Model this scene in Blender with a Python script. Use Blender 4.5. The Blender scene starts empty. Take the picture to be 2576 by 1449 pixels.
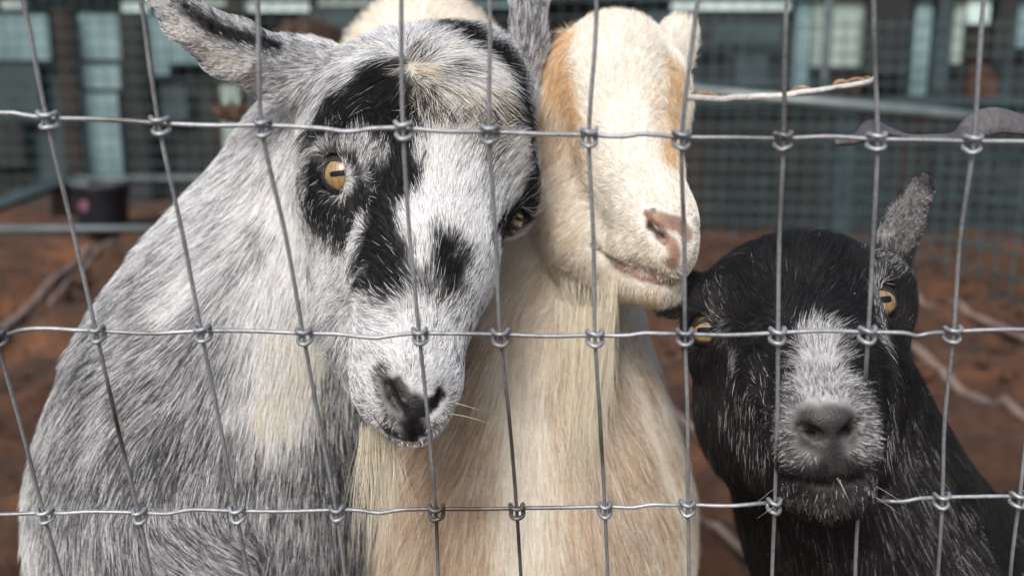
import bpy, math, random
import numpy as np
from mathutils import Vector, Matrix

rng = np.random.default_rng(7)
random.seed(7)
sc = bpy.context.scene
R = math.radians

# ------------------------------------------------------------------ camera
FPX, WPX, HPX = 2528.0, 2576.0, 1449.0          # focal length and frame, in picture units
PITCH = R(12)
EYE = np.array([0.0, 0.0, 0.72])
FWD = np.array([0, math.cos(PITCH), -math.sin(PITCH)])
UPV = np.array([0, math.sin(PITCH), math.cos(PITCH)])
RGT = np.array([1.0, 0, 0])
cam_d = bpy.data.cameras.new('camera')
cam = bpy.data.objects.new('camera', cam_d)
sc.collection.objects.link(cam)
cam.location = EYE
cam.rotation_euler = (R(90) - PITCH, 0, 0)
cam_d.sensor_width = 36
cam_d.lens = 36 * FPX / WPX
cam_d.clip_start = 0.02
cam_d.clip_end = 400
cam_d.dof.use_dof = True
cam_d.dof.focus_distance = 0.585
cam_d.dof.aperture_fstop = 5.4
sc.camera = cam

# ------------------------------------------------------------------ sky, sun, exposure
world = bpy.data.worlds.new('World')
sc.world = world
world.use_nodes = True
wn = world.node_tree
wn.nodes.clear()
sky = wn.nodes.new('ShaderNodeTexSky')
sky.sky_type = 'NISHITA'
sky.sun_disc = False
sky.sun_elevation = R(44)
sky.sun_rotation = R(196)
sky.air_density = 1.2
sky.dust_density = 4.0
sky.ozone_density = 1.0
bgd = wn.nodes.new('ShaderNodeBackground')
bgd.inputs['Strength'].default_value = 0.095
wo = wn.nodes.new('ShaderNodeOutputWorld')
wn.links.new(sky.outputs[0], bgd.inputs[0])
wn.links.new(bgd.outputs[0], wo.inputs[0])
sun_d = bpy.data.lights.new('sun', 'SUN')
sun_d.energy = 1.5
sun_d.angle = R(18)
sun_d.color = (1.0, 0.985, 0.96)
sun = bpy.data.objects.new('sun', sun_d)
sc.collection.objects.link(sun)
# light comes from above, behind and a little left of the camera
_az, _el = R(196), R(44)
_sd = Vector((math.sin(_az) * math.cos(_el), math.cos(_az) * math.cos(_el), math.sin(_el)))
sun.rotation_euler = _sd.to_track_quat('Z', 'Y').to_euler()
sun.location = (-2, -3, 6)
sc.view_settings.view_transform = 'Standard'
sc.view_settings.look = 'None'
sc.view_settings.gamma = 1.0
sc.view_settings.exposure = 1.12
sc.view_settings.use_curve_mapping = False
sc.render.engine = 'CYCLES'
sc.cycles.use_denoising = True
sc.cycles.max_bounces = 6
sc.cycles.diffuse_bounces = 4
sc.cycles.transmission_bounces = 4
sc.cycles.use_adaptive_sampling = False
sc.cycles_curves.shape = 'RIBBONS'
sc.cycles_curves.subdivisions = 2

# ------------------------------------------------------------------ helpers
def P(px, py, d):
    """point seen at picture position (px, py), d metres in front of the lens"""
    return EYE + d * FWD + (px - WPX / 2) / FPX * d * RGT + (HPX / 2 - py) / FPX * d * UPV

def PY(px, py, Y):
    """point seen at (px, py) standing Y metres away over the ground"""
    r = FWD + (px - WPX / 2) / FPX * RGT + (HPX / 2 - py) / FPX * UPV
    return EYE + r * (Y / r[1])

def PG(px, py, z=0.0):
    """point on the ground seen at (px, py)"""
    r = FWD + (px - WPX / 2) / FPX * RGT + (HPX / 2 - py) / FPX * UPV
    return EYE + r * ((z - EYE[2]) / r[2])

def SC(dx, dy, dz=0.0):
    v = dx * RGT - dy * UPV + dz * FWD
    return v / np.linalg.norm(v)

def project(p):
    q = p - EYE
    d = q @ FWD
    d = np.where(d < 0.02, 0.02, d)
    return WPX / 2 + FPX * (q @ RGT) / d, HPX / 2 - FPX * (q @ UPV) / d, d

def unit(v):
    return v / np.maximum(np.linalg.norm(v, axis=-1, keepdims=True), 1e-9)

def link(o, parent=None):
    sc.collection.objects.link(o)
    if parent is not None:
        o.parent = parent
    return o

def tag(o, label=None, cat=None, group=None, kind=None):
    if label: o['label'] = label
    if cat: o['category'] = cat
    if group: o['group'] = group
    if kind: o['kind'] = kind
    return o

def mesh_obj(name, verts, faces, mat=None, parent=None, smooth=True):
    me = bpy.data.meshes.new(name)
    me.from_pydata([tuple(map(float, v)) for v in verts], [], [tuple(map(int, f)) for f in faces])
    if smooth:
        me.polygons.foreach_set('use_smooth', [True] * len(me.polygons))
    if mat: me.materials.append(mat)
    o = bpy.data.objects.new(name, me)
    return link(o, parent)

def empty(name, loc):
    o = bpy.data.objects.new(name, None)
    o.empty_display_size = 0.1
    o.location = loc
    return link(o)

def reparent(o, root):
    o.parent = root
    o.matrix_parent_inverse = Matrix.Translation(-Vector(root.location))

def hash3(i, j, k, seed):
    n = (i.astype(np.int64) * 374761393 + j.astype(np.int64) * 668265263 + k.astype(np.int64) * 2147483647 + seed * 1274126177) & 0x7fffffff
    n = ((n ^ (n >> 13)) * 1274126177) & 0x7fffffff
    n = (n ^ (n >> 16)) & 0xffff
    return n / 65535.0

def vnoise(p, scale, seed=0):
    """smooth value noise 0..1 at points p, feature size 1/scale"""
    q = p * scale
    i = np.floor(q).astype(np.int64)
    f = q - i
    f = f * f * (3 - 2 * f)
    out = 0
    for a in (0, 1):
        for b in (0, 1):
            for c in (0, 1):
                w = (f[:, 0] if a else 1 - f[:, 0]) * (f[:, 1] if b else 1 - f[:, 1]) * (f[:, 2] if c else 1 - f[:, 2])
                out = out + w * hash3(i[:, 0] + a, i[:, 1] + b, i[:, 2] + c, seed)
    return out

def sstep(e0, e1, x):
    t = np.clip((x - e0) / (e1 - e0), 0, 1)
    return t * t * (3 - 2 * t)

def crom(pts, n):
    """smooth path through pts, n samples a span"""
    pts = np.asarray(pts, float)
    q = np.vstack([2 * pts[0] - pts[1], pts, 2 * pts[-1] - pts[-2]])
    out = []
    for i in range(1, len(q) - 2):
        p0, p1, p2, p3 = q[i - 1], q[i], q[i + 1], q[i + 2]
        for t in np.linspace(0, 1, n, endpoint=False):
            out.append(0.5 * (2 * p1 + (p2 - p0) * t + (2 * p0 - 5 * p1 + 4 * p2 - p3) * t * t + (3 * p1 - p0 - 3 * p2 + p3) * t ** 3))
    out.append(q[-2])
    return np.array(out)

def tube(path, rad, sides=8, caps=True, squash=None):
    """verts, faces of a round bar along path; rad a number or one per point"""
    path = np.asarray(path, float)
    n = len(path)
    rad = np.broadcast_to(np.asarray(rad, float), (n,))
    tan = np.gradient(path, axis=0)
    tan = unit(tan)
    ref = np.array([0.0, 0, 1]) if abs(tan[0][2]) < 0.9 else np.array([1.0, 0, 0])
    a = unit(np.cross(tan[0], ref))
    V, F = [], []
    for i in range(n):
        a = unit(a - tan[i] * (a @ tan[i]))
        b = np.cross(tan[i], a)
        for k in range(sides):
            t = 2 * math.pi * k / sides
            V.append(path[i] + rad[i] * (math.cos(t) * a + math.sin(t) * b))
    for i in range(n - 1):
        for k in range(sides):
            k2 = (k + 1) % sides
            F.append((i * sides + k, i * sides + k2, (i + 1) * sides + k2, (i + 1) * sides + k))
    if caps:
        F.append(tuple(range(sides))[::-1])
        F.append(tuple((n - 1) * sides + k for k in range(sides)))
    return V, F

def box_vf(lo, hi):
    x0, y0, z0 = lo; x1, y1, z1 = hi
    V = [(x0, y0, z0), (x1, y0, z0), (x1, y1, z0), (x0, y1, z0), (x0, y0, z1), (x1, y0, z1), (x1, y1, z1), (x0, y1, z1)]
    F = [(0, 3, 2, 1), (4, 5, 6, 7), (0, 1, 5, 4), (1, 2, 6, 5), (2, 3, 7, 6), (3, 0, 4, 7)]
    return V, F

def join(parts):
    V, F = [], []
    for v, f in parts:
        o = len(V)
        V += list(v)
        F += [tuple(i + o for i in q) for q in f]
    return V, F

# ------------------------------------------------------------------ materials
def new_mat(name):
    m = bpy.data.materials.new(name)
    m.use_nodes = True
    nt = m.node_tree
    return m, nt, nt.nodes['Principled BSDF']

def noise_mat(name, c0, c1, scale=8.0, rough=0.8, metal=0.0, bump=0.0, bscale=40.0, detail=6, spec=0.4, lo=0.35, hi=0.65):
    m, nt, b = new_mat(name)
    tc = nt.nodes.new('ShaderNodeTexCoord')
    no = nt.nodes.new('ShaderNodeTexNoise')
    no.inputs['Scale'].default_value = scale
    no.inputs['Detail'].default_value = detail
    nt.links.new(tc.outputs['Object'], no.inputs['Vector'])
    cr = nt.nodes.new('ShaderNodeValToRGB')
    cr.color_ramp.elements[0].position = lo
    cr.color_ramp.elements[1].position = hi
    cr.color_ramp.elements[0].color = (*c0, 1)
    cr.color_ramp.elements[1].color = (*c1, 1)
    nt.links.new(no.outputs['Fac'], cr.inputs['Fac'])
    nt.links.new(cr.outputs['Color'], b.inputs['Base Color'])
    b.inputs['Roughness'].default_value = rough
    b.inputs['Metallic'].default_value = metal
    b.inputs['Specular IOR Level'].default_value = spec
    if bump:
        n2 = nt.nodes.new('ShaderNodeTexNoise')
        n2.inputs['Scale'].default_value = bscale
        n2.inputs['Detail'].default_value = 8
        nt.links.new(tc.outputs['Object'], n2.inputs['Vector'])
        bp = nt.nodes.new('ShaderNodeBump')
        bp.inputs['Strength'].default_value = bump
        bp.inputs['Distance'].default_value = 0.01
        nt.links.new(n2.outputs['Fac'], bp.inputs['Height'])
        nt.links.new(bp.outputs['Normal'], b.inputs['Normal'])
    return m

def fur_material():
    m, nt, b = new_mat('fur')
    at = nt.nodes.new('ShaderNodeAttribute')
    at.attribute_name = 'col'
    nt.links.new(at.outputs['Color'], b.inputs['Base Color'])
    b.inputs['Roughness'].default_value = 0.48
    b.inputs['Specular IOR Level'].default_value = 0.2
    tr = nt.nodes.new('ShaderNodeBsdfTranslucent')
    nt.links.new(at.outputs['Color'], tr.inputs['Color'])
    mx = nt.nodes.new('ShaderNodeMixShader')
    mx.inputs[0].default_value = 0.3
    out = nt.nodes['Material Output']
    nt.links.new(b.outputs[0], mx.inputs[1])
    nt.links.new(tr.outputs[0], mx.inputs[2])
    nt.links.new(mx.outputs[0], out.inputs['Surface'])
    return m

def skin_material():
    m, nt, b = new_mat('goat_skin')
    at = nt.nodes.new('ShaderNodeAttribute'); at.attribute_name = 'col'
    wt = nt.nodes.new('ShaderNodeAttribute'); wt.attribute_name = 'bare'
    tc = nt.nodes.new('ShaderNodeTexCoord')
    vo = nt.nodes.new('ShaderNodeTexVoronoi'); vo.inputs['Scale'].default_value = 620
    no = nt.nodes.new('ShaderNodeTexNoise'); no.inputs['Scale'].default_value = 160; no.inputs['Detail'].default_value = 6
    for n in (vo, no): nt.links.new(tc.outputs['Object'], n.inputs['Vector'])
    hs = nt.nodes.new('ShaderNodeMixRGB'); hs.blend_type = 'MULTIPLY'; hs.inputs[0].default_value = 0.55
    cr = nt.nodes.new('ShaderNodeValToRGB')
    cr.color_ramp.elements[0].position = 0.3; cr.color_ramp.elements[0].color = (0.45, 0.42, 0.42, 1)
    cr.color_ramp.elements[1].position = 0.7; cr.color_ramp.elements[1].color = (1, 1, 1, 1)
    nt.links.new(no.outputs['Fac'], cr.inputs['Fac'])
    nt.links.new(at.outputs['Color'], hs.inputs[1]); nt.links.new(cr.outputs['Color'], hs.inputs[2])
    nt.links.new(hs.outputs[0], b.inputs['Base Color'])
    mr = nt.nodes.new('ShaderNodeMapRange')
    mr.inputs['To Min'].default_value = 0.9; mr.inputs['To Max'].default_value = 0.5
    nt.links.new(wt.outputs['Fac'], mr.inputs['Value'])
    nt.links.new(mr.outputs[0], b.inputs['Roughness'])
    ad = nt.nodes.new('ShaderNodeMath'); ad.operation = 'ADD'
    nt.links.new(vo.outputs['Distance'], ad.inputs[0]); nt.links.new(no.outputs['Fac'], ad.inputs[1])
    bp = nt.nodes.new('ShaderNodeBump'); bp.inputs['Strength'].default_value = 0.3; bp.inputs['Distance'].default_value = 0.0009
    nt.links.new(ad.outputs[0], bp.inputs['Height']); nt.links.new(bp.outputs['Normal'], b.inputs['Normal'])
    b.inputs['Specular IOR Level'].default_value = 0.3
    return m

FUR = fur_material()
SKIN = skin_material()

# ------------------------------------------------------------------ signed distance modelling
class Field:
    """a solid built of blended bars and ellipsoids"""
    def __init__(self):
        self.ops = []
    def bar(self, a, b, ra, rb, k=0.02, squash=None, cut=False):
        """round bar from a to b; squash = (unit axis, factor) flattens it"""
        a = np.asarray(a, float); b = np.asarray(b, float)
        m = max(ra, rb) + k + 0.012
        self.ops.append(('bar', a, b, ra, rb, k, squash, cut, np.minimum(a, b) - m, np.maximum(a, b) + m))
        return self
    def chain(self, pts, k=0.02, **kw):
        """pts: (px, py, depth, radius in picture units)"""
        for (x0, y0, d0, r0), (x1, y1, d1, r1) in zip(pts[:-1], pts[1:]):
            self.bar(P(x0, y0, d0), P(x1, y1, d1), r0 * d0 / FPX, r1 * d1 / FPX, k, **kw)
        return self
    def ell(self, c, axes, radii, k=0.02, cut=False):
        c = np.asarray(c, float); A = np.array([unit(np.asarray(v, float)) for v in axes]); r = np.asarray(radii, float)
        m = r.max() + k + 0.012
        self.ops.append(('ell', c, A, r, None, k, None, cut, c - m, c + m))
        return self
    @staticmethod
    def _d(op, p):
        if op[0] == 'bar':
            _, a, b, ra, rb, k, sq, cut, _, _ = op
            q = p - a; ba = b - a
            if sq is not None:
                ax, f = sq
                q = q + (q @ ax)[..., None] * ax * (1 / f - 1)
                ba = ba + (ba @ ax) * ax * (1 / f - 1)
            t = np.clip((q @ ba) / max(ba @ ba, 1e-12), 0, 1)
            d = np.sqrt(((q - t[..., None] * ba) ** 2).sum(-1)) - (ra + (rb - ra) * t)
            if sq is not None:
                d = d * (0.5 + 0.5 * sq[1])
            return d
        _, c, A, r, _, k, _, cut, _, _ = op
        q = (p - c) @ A.T
        k0 = np.sqrt(((q / r) ** 2).sum(-1)); k1 = np.sqrt(((q / (r * r)) ** 2).sum(-1))
        return k0 * (k0 - 1) / np.maximum(k1, 1e-6)
    @staticmethod
    def _mix(cur, d, k, cut):
        if cut:
            h = np.clip(0.5 - 0.5 * (cur + d) / k, 0, 1)
            return cur * (1 - h) - d * h + k * h * (1 - h)
        h = np.clip(0.5 + 0.5 * (cur - d) / k, 0, 1)
        return cur * (1 - h) + d * h - k * h * (1 - h)
    def at(self, p):
        cur = np.full(p.shape[:-1], 0.3)
        for op in self.ops:
            cur = self._mix(cur, self._d(op, p), op[5], op[7])
        return cur
    def normal(self, p, e=0.0015):
        g = np.stack([self.at(p + e * np.eye(3)[i]) - self.at(p - e * np.eye(3)[i]) for i in range(3)], -1)
        return unit(g)
    def hit(self, px, py, d0=0.4, d1=1.6):
        """surface point on the ray through picture position(s); nearest point where the ray misses"""
        px = np.atleast_1d(np.asarray(px, float)); py = np.atleast_1d(np.asarray(py, float))
        o = np.broadcast_to(EYE, (len(px), 3))
        r = np.array([unit(P(a, b, 1.0) - EYE) for a, b in zip(px, py)])
        t = np.full(len(px), d0); best = np.full(len(px), 9.0); bt = t.copy()
        for _ in range(90):
            s = self.at(o + r * t[:, None])
            up = np.abs(s) < best
            best = np.where(up, np.abs(s), best); bt = np.where(up, t, bt)
            t = np.clip(t + np.where(s > 0.0003, s * 0.7, s * 0.5), d0, d1)
        p = o + r * bt[:, None]
        for _ in range(4):                                    # pull points that missed on to the surface
            s = self.at(p)
            p = p - self.normal(p) * s[:, None]
        return p
    def polygonise(self, xs, ys, zs):
        """naive surface nets on a rectilinear grid"""
        nx, ny, nz = len(xs), len(ys), len(zs)
        G = np.full((nx, ny, nz), 0.3, np.float32)
        for op in self.ops:
            i0, i1 = np.searchsorted(xs, op[8][0]), np.searchsorted(xs, op[9][0])
            j0, j1 = np.searchsorted(ys, op[8][1]), np.searchsorted(ys, op[9][1])
            k0, k1 = np.searchsorted(zs, op[8][2]), np.searchsorted(zs, op[9][2])
            if i1 <= i0 or j1 <= j0 or k1 <= k0: continue
            for ia in range(i0, i1, 40):                      # slabs keep memory low
                ib = min(i1, ia + 40)
                p = np.stack(np.meshgrid(xs[ia:ib], ys[j0:j1], zs[k0:k1], indexing='ij'), -1)
                sub = G[ia:ib, j0:j1, k0:k1]
                G[ia:ib, j0:j1, k0:k1] = self._mix(sub, self._d(op, p), op[5], op[7])
        self.G = G; self.X = (np.asarray(xs), np.asarray(ys), np.asarray(zs))
        inside = G < 0
        cnt = np.zeros((nx - 1, ny - 1, nz - 1), np.int8)
        for a in (0, 1):
            for b in (0, 1):
                for c in (0, 1):
                    cnt += inside[a:nx - 1 + a, b:ny - 1 + b, c:nz - 1 + c]
        act = (cnt > 0) & (cnt < 8)
        ids = np.full(act.shape, -1, np.int64)
        I, J, K = np.nonzero(act)
        ids[I, J, K] = np.arange(len(I))
        acc = np.zeros((len(I), 3)); num = np.zeros(len(I))
        X = (np.asarray(xs), np.asarray(ys), np.asarray(zs))
        corners = [(a, b, c) for a in (0, 1) for b in (0, 1) for c in (0, 1)]
        for ca in corners:
            for ax in range(3):
                if ca[ax]: continue
                cb = list(ca); cb[ax] = 1
                ga = G[I + ca[0], J + ca[1], K + ca[2]]; gb = G[I + cb[0], J + cb[1], K + cb[2]]
                m = (ga < 0) != (gb < 0)
                t = np.where(m, ga / np.where(m, ga - gb, 1), 0)
                pa = np.stack([X[0][I + ca[0]], X[1][J + ca[1]], X[2][K + ca[2]]], -1)
                pb = np.stack([X[0][I + cb[0]], X[1][J + cb[1]], X[2][K + cb[2]]], -1)
                acc += np.where(m[:, None], pa + t[:, None] * (pb - pa), 0); num += m
        V = acc / np.maximum(num, 1)[:, None]
        faces = []
        for ax in range(3):
            sl_a = [slice(1, -1)] * 3; sl_b = [slice(1, -1)] * 3
            sl_a[ax] = slice(0, -1); sl_b[ax] = slice(1, None)
            A = inside[tuple(sl_a)]; B = inside[tuple(sl_b)]
            for flip, M in ((False, A & ~B), (True, ~A & B)):
                i, j, k = np.nonzero(M)
                o = [i + (0 if ax == 0 else 1), j + (0 if ax == 1 else 1), k + (0 if ax == 2 else 1)]
                u, v = [(1, 2), (2, 0), (0, 1)][ax]
                def cell(du, dv):
                    q = [o[0].copy(), o[1].copy(), o[2].copy()]
                    q[u] -= du; q[v] -= dv
                    return ids[q[0], q[1], q[2]]
                f = np.stack([cell(1, 1), cell(0, 1), cell(0, 0), cell(1, 0)], -1)
                faces.append(f[:, ::-1] if flip else f)
        return V, np.vstack(faces)

def sample_grid(field, p):
    """distance to the skin at points p, read from the grid the body was cut from"""
    idx, fr = [], []
    for a in range(3):
        x = field.X[a]
        i = np.clip(np.searchsorted(x, p[:, a]) - 1, 0, len(x) - 2)
        idx.append(i); fr.append(np.clip((p[:, a] - x[i]) / (x[i + 1] - x[i]), 0, 1))
    out = 0
    for a in (0, 1):
        for b in (0, 1):
            for c in (0, 1):
                w = (fr[0] if a else 1 - fr[0]) * (fr[1] if b else 1 - fr[1]) * (fr[2] if c else 1 - fr[2])
                out = out + w * field.G[idx[0] + a, idx[1] + b, idx[2] + c]
    return out

def axis_grid(lo, hi, f0, f1, fine, coarse):
    a = [lo]
    while a[-1] < hi:
        x = a[-1]
        gap = max(f0 - x, x - f1, 0)
        a.append(x + min(coarse, fine + gap * 0.12))
    return np.array(a)

# ------------------------------------------------------------------ coats
class Coat:
    """flow, length and colour of the hair of one animal, laid down with strokes on its surface"""
    def __init__(self, field, palette, base, typical):
        self.f = field; self.pal = np.array(palette, float); self.base = np.array(base, float)
        self.strokes = []; self.gp = []; self.gd = []; self.gl = []; self.gf = []
        self.bare = []; self.typ = typical; self.pend = []
    def flow(self, rows):
        """rows: px, py, dx, dy, length mm, lift"""
        a = np.array(rows, float)
        self.pend.append((a[:, :2], None))
        for r in a:
            self.gd.append(SC(r[2], r[3], 0.0)); self.gl.append(r[4] / 1000); self.gf.append(r[5])
    def stroke(self, pts, rpx, weights, soft=0.5, strength=1.0, wob=0.5):
        self.strokes.append([None, rpx * self.typ / FPX, np.array(weights, float), soft, strength, wob])
        self.pend.append((np.array(pts, float), self.strokes[-1]))
    def strip(self, pts, rpx, color, soft=0.25):
        """bare skin"""
        self.bare.append([None, rpx * self.typ / FPX, np.array(color, float), soft])
        self.pend.append((np.array(pts, float), self.bare[-1]))
    def settle(self):
        """lay every stroke on the surface at once"""
        if not self.pend: return
        al = np.vstack([p for p, _ in self.pend])
        h = self.f.hit(al[:, 0], al[:, 1])
        i = 0
        for p, rec in self.pend:
            q = h[i:i + len(p)]; i += len(p)
            if rec is None: self.gp += list(q)
            else: rec[0] = q
        self.pend = []
    @staticmethod
    def _dist(p, line):
        if len(line) == 1:
            return np.linalg.norm(p - line[0], axis=1)
        best = np.full(len(p), 9.0)
        for a, b in zip(line[:-1], line[1:]):
            ba = b - a
            t = np.clip(((p - a) @ ba) / max(ba @ ba, 1e-12), 0, 1)
            best = np.minimum(best, np.linalg.norm(p - a - t[:, None] * ba, axis=1))
        return best
    def weights(self, p):
        w = np.broadcast_to(self.base, (len(p), len(self.base))).copy()
        n = (vnoise(p, 160, 3) - 0.5) + (vnoise(p, 70, 4) - 0.5)
        for line, r, val, soft, st, wob in self.strokes:
            d = self._dist(p, line) + n * r * wob * 0.8
            m = (1 - sstep(r * (1 - soft), r * (1 + soft), d)) * st
            w += (val - w) * m[:, None]
        w = np.clip(w, 0, None)
        return w / w.sum(1, keepdims=True)
    def bareness(self, p):
        m = np.zeros(len(p)); c = np.zeros((len(p), 3))
        n = vnoise(p, 260, 9) - 0.5
        for line, r, col, soft in self.bare:
            d = self._dist(p, line) + n * 0.0025
            k = 1 - sstep(r * (1 - soft), r * (1 + soft), d)
            c += (col - c) * k[:, None]; m = np.maximum(m, k)
        return m, c
    def guide(self, p):
        gp = np.array(self.gp); gd = np.array(self.gd); gl = np.array(self.gl); gf = np.array(self.gf)
        D = np.empty((len(p), 3)); L = np.empty(len(p)); Fl = np.empty(len(p))
        for s in range(0, len(p), 20000):
            q = p[s:s + 20000]
            d2 = ((q[:, None, :] - gp[None]) ** 2).sum(-1)
            w = 1 / (d2 + 2e-5) ** 2
            w /= w.sum(1, keepdims=True)
            D[s:s + 20000] = w @ gd; L[s:s + 20000] = w @ gl; Fl[s:s + 20000] = w @ gf
        return D, L, Fl

def curves_object(name, pts, rad, col, mat, parent):
    """pts (n, k, 3), rad (n, k), col (n, 3)"""
    n, k = pts.shape[:2]
    cu = bpy.data.hair_curves.new(name)
    cu.add_curves([k] * n)
    cu.attributes['position'].data.foreach_set('vector', pts.astype(np.float32).ravel())
    ra = cu.attributes.get('radius') or cu.attributes.new('radius', 'FLOAT', 'POINT')
    ra.data.foreach_set('value', rad.astype(np.float32).ravel())
    ca = cu.attributes.new('col', 'FLOAT_COLOR', 'CURVE')
    ca.data.foreach_set('color', np.hstack([col, np.ones((n, 1))]).astype(np.float32).ravel())
    cu.materials.append(mat)
    o = bpy.data.objects.new(name, cu)
    return link(o, parent)

def grow(root, body_v, body_f, body_n, coat, n, width=0.00013, clump=0.55, blend=0.3, dens_out=0.1, keepouts=(), seed=1, patch=75, mott=0.26):
    """hair over the whole animal, thickest where it faces the lens"""
    g = np.random.default_rng(seed)
    T = np.vstack([body_f[:, [0, 1, 2]], body_f[:, [0, 2, 3]]])
    A, B, C = body_v[T[:, 0]], body_v[T[:, 1]], body_v[T[:, 2]]
    cr = np.cross(B - A, C - A); area = 0.5 * np.linalg.norm(cr, axis=1)
    mid = (A + B + C) / 3
    nrm = unit(body_n[T].mean(1))
    px, py, dd = project(mid)
    face = (nrm * unit(EYE - mid)).sum(1)
    w = np.where(face > -0.35, 1.0, 0.3)
    outside = (px < -260) | (px > WPX + 260) | (py < -260) | (py > HPX + 240)
    w = np.where(outside, dens_out, w)
    w *= np.clip((0.75 / dd) ** 1.3, 0.05, 1.3)
    prob = area * w; prob /= prob.sum()
    t = g.choice(len(T), n, p=prob)
    r1 = np.sqrt(g.random(n)); r2 = g.random(n)
    p = A[t] * (1 - r1)[:, None] + B[t] * (r1 * (1 - r2))[:, None] + C[t] * (r1 * r2)[:, None]
    nn = unit(body_n[T[t, 0]] * (1 - r1)[:, None] + body_n[T[t, 1]] * (r1 * (1 - r2))[:, None] + body_n[T[t, 2]] * (r1 * r2)[:, None])
    wi = w[t]
    m, _ = coat.bareness(p)
    keep = g.random(n) > m * 1.7
    for c, rad in keepouts:
        keep &= np.linalg.norm(p - c, axis=1) > rad
    p, nn, wi = p[keep], nn[keep], wi[keep]
    n = len(p)
    m = m[keep]
    D, L, lift = coat.guide(p)
    # unruly hair: slow swirls plus strand jitter
    sw = np.stack([vnoise(p, 90, s) - 0.5 for s in (21, 22, 23)], -1)
    mess = (0.26 + 3.2 * np.clip(lift - 0.30, 0, 1))[:, None]
    D = unit(D) + sw * mess + g.normal(0, 1, (n, 3)) * (0.08 + 0.8 * np.clip(lift - 0.30, 0, 1))[:, None]
    D = D - nn * (D * nn).sum(1, keepdims=True)
    D = unit(D)
    L = L * np.clip(g.normal(1, 0.2, n), 0.4, 1.6) * (1 - 0.6 * m)
    # colour: each hair takes one colour of the palette, locks of hair agree with each other
    W = coat.weights(p)
    el = p - D * ((p * D).sum(1, keepdims=True)) * 0.72          # noise drawn out along the lie of the hair
    lock = 0.6 * vnoise(el, 420, 31) + 0.4 * vnoise(el, 900, 32)
    lock = np.clip((lock - 0.5) * 1.7 + 0.5, 0, 1)
    e2 = p - D * ((p * D).sum(1, keepdims=True)) * 0.6
    big = np.clip((0.65 * vnoise(e2, patch * 2.2, 33) + 0.35 * vnoise(p, patch, 34) - 0.5) * 1.8 + 0.5, 0, 1)
    u = 0.26 * lock + 0.46 * g.random(n) + mott * big
    u = np.argsort(np.argsort(u)) / n                             # back to an even spread
    cum = np.cumsum(W, 1)
    pick = (u[:, None] > cum).sum(1).clip(0, len(coat.pal) - 1)
    avg = W @ coat.pal
    col = coat.pal[pick] * (1 - blend) + avg * blend
    col *= np.clip(g.normal(1, 0.13, n), 0.55, 1.4)[:, None]
    col = np.clip(col, 0.002, 0.93)
    # shape
    K = 6
    s = np.linspace(0, 1, K)
    lf = np.clip(lift + g.normal(0, 0.07, n), 0.02, 1.2)
    d0 = unit(D * np.cos(lf)[:, None] + nn * np.sin(lf)[:, None])
    side = np.cross(nn, D)
    curl = g.normal(0, 0.07, n)
    pts = np.empty((n, K, 3))
    for i, si in enumerate(s):
        bend = nn * (-0.30 * np.sin(lf) * si * si)[:, None] + side * (curl * si * si)[:, None]
        pts[:, i] = p - nn * 0.0006 + (d0 * si + bend) * L[:, None]
    # clumps: tips lean to a neighbour's tip
    cell = 0.0042
    key = np.floor(p / cell).astype(np.int64)
    hk = (key[:, 0] * 73856093) ^ (key[:, 1] * 19349663) ^ (key[:, 2] * 83492791)
    _, first, inv = np.unique(hk, return_index=True, return_inverse=True)
    lead = first[inv]
    off = pts[lead, -1] - pts[:, -1]
    okc = (np.linalg.norm(off, axis=1) < 0.012)[:, None]
    amt = clump * g.random(n)[:, None]
    for i, si in enumerate(s):
        pts[:, i] += np.where(okc, off * amt * si ** 1.6, 0)
    # keep the hair outside the skin
    for i in range(2, K):
        q = pts[:, i]
        sd = sample_grid(coat.f, q)
        low = np.nonzero(sd < 0.0006)[0]
        if len(low):
            ql = q[low]
            e = 0.002 * np.eye(3)
            gr = unit(np.stack([sample_grid(coat.f, ql + e[a]) - sample_grid(coat.f, ql - e[a]) for a in range(3)], -1))
            q[low] = ql + gr * np.clip(0.0012 - sd[low], 0, 0.02)[:, None]
    rad = width * np.clip(g.normal(1, 0.22, n), 0.5, 1.7) / np.sqrt(np.clip(wi, 0.12, 1))
    rr = rad[:, None] * np.array([0.9, 1, 1, 0.85, 0.6, 0.18])[None]
    o = curves_object('coat', pts, rr, col, FUR, None)
    reparent(o, root)
    return o

def body_object(root, V, F, coat, under=0.75):
    coat.settle()
    me = bpy.data.meshes.new('body')
    me.vertices.add(len(V)); me.vertices.foreach_set('co', V.astype(np.float32).ravel())
    me.loops.add(len(F) * 4); me.loops.foreach_set('vertex_index', F.astype(np.int32).ravel())
    me.polygons.add(len(F)); me.polygons.foreach_set('loop_start', np.arange(len(F), dtype=np.int32) * 4)
    me.polygons.foreach_set('use_smooth', np.ones(len(F), bool))
    me.update(calc_edges=True)
    me.validate()
    nr = np.empty(len(V) * 3, np.float32)
    me.vertices.foreach_get('normal', nr); nr = nr.reshape(-1, 3).astype(float)
    W = coat.weights(V)
    col = (W @ coat.pal) * under
    m, c = coat.bareness(V)
    col = col * (1 - m[:, None]) + c * m[:, None]
    a = me.attributes.new('col', 'FLOAT_COLOR', 'POINT')
    a.data.foreach_set('color', np.hstack([col, np.ones((len(V), 1))]).astype(np.float32).ravel())
    b = me.attributes.new('bare', 'FLOAT', 'POINT')
    b.data.foreach_set('value', m.astype(np.float32))
    me.materials.append(SKIN)
    o = bpy.data.objects.new('body', me)
    link(o); reparent(o, root)
    return o, nr

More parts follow.
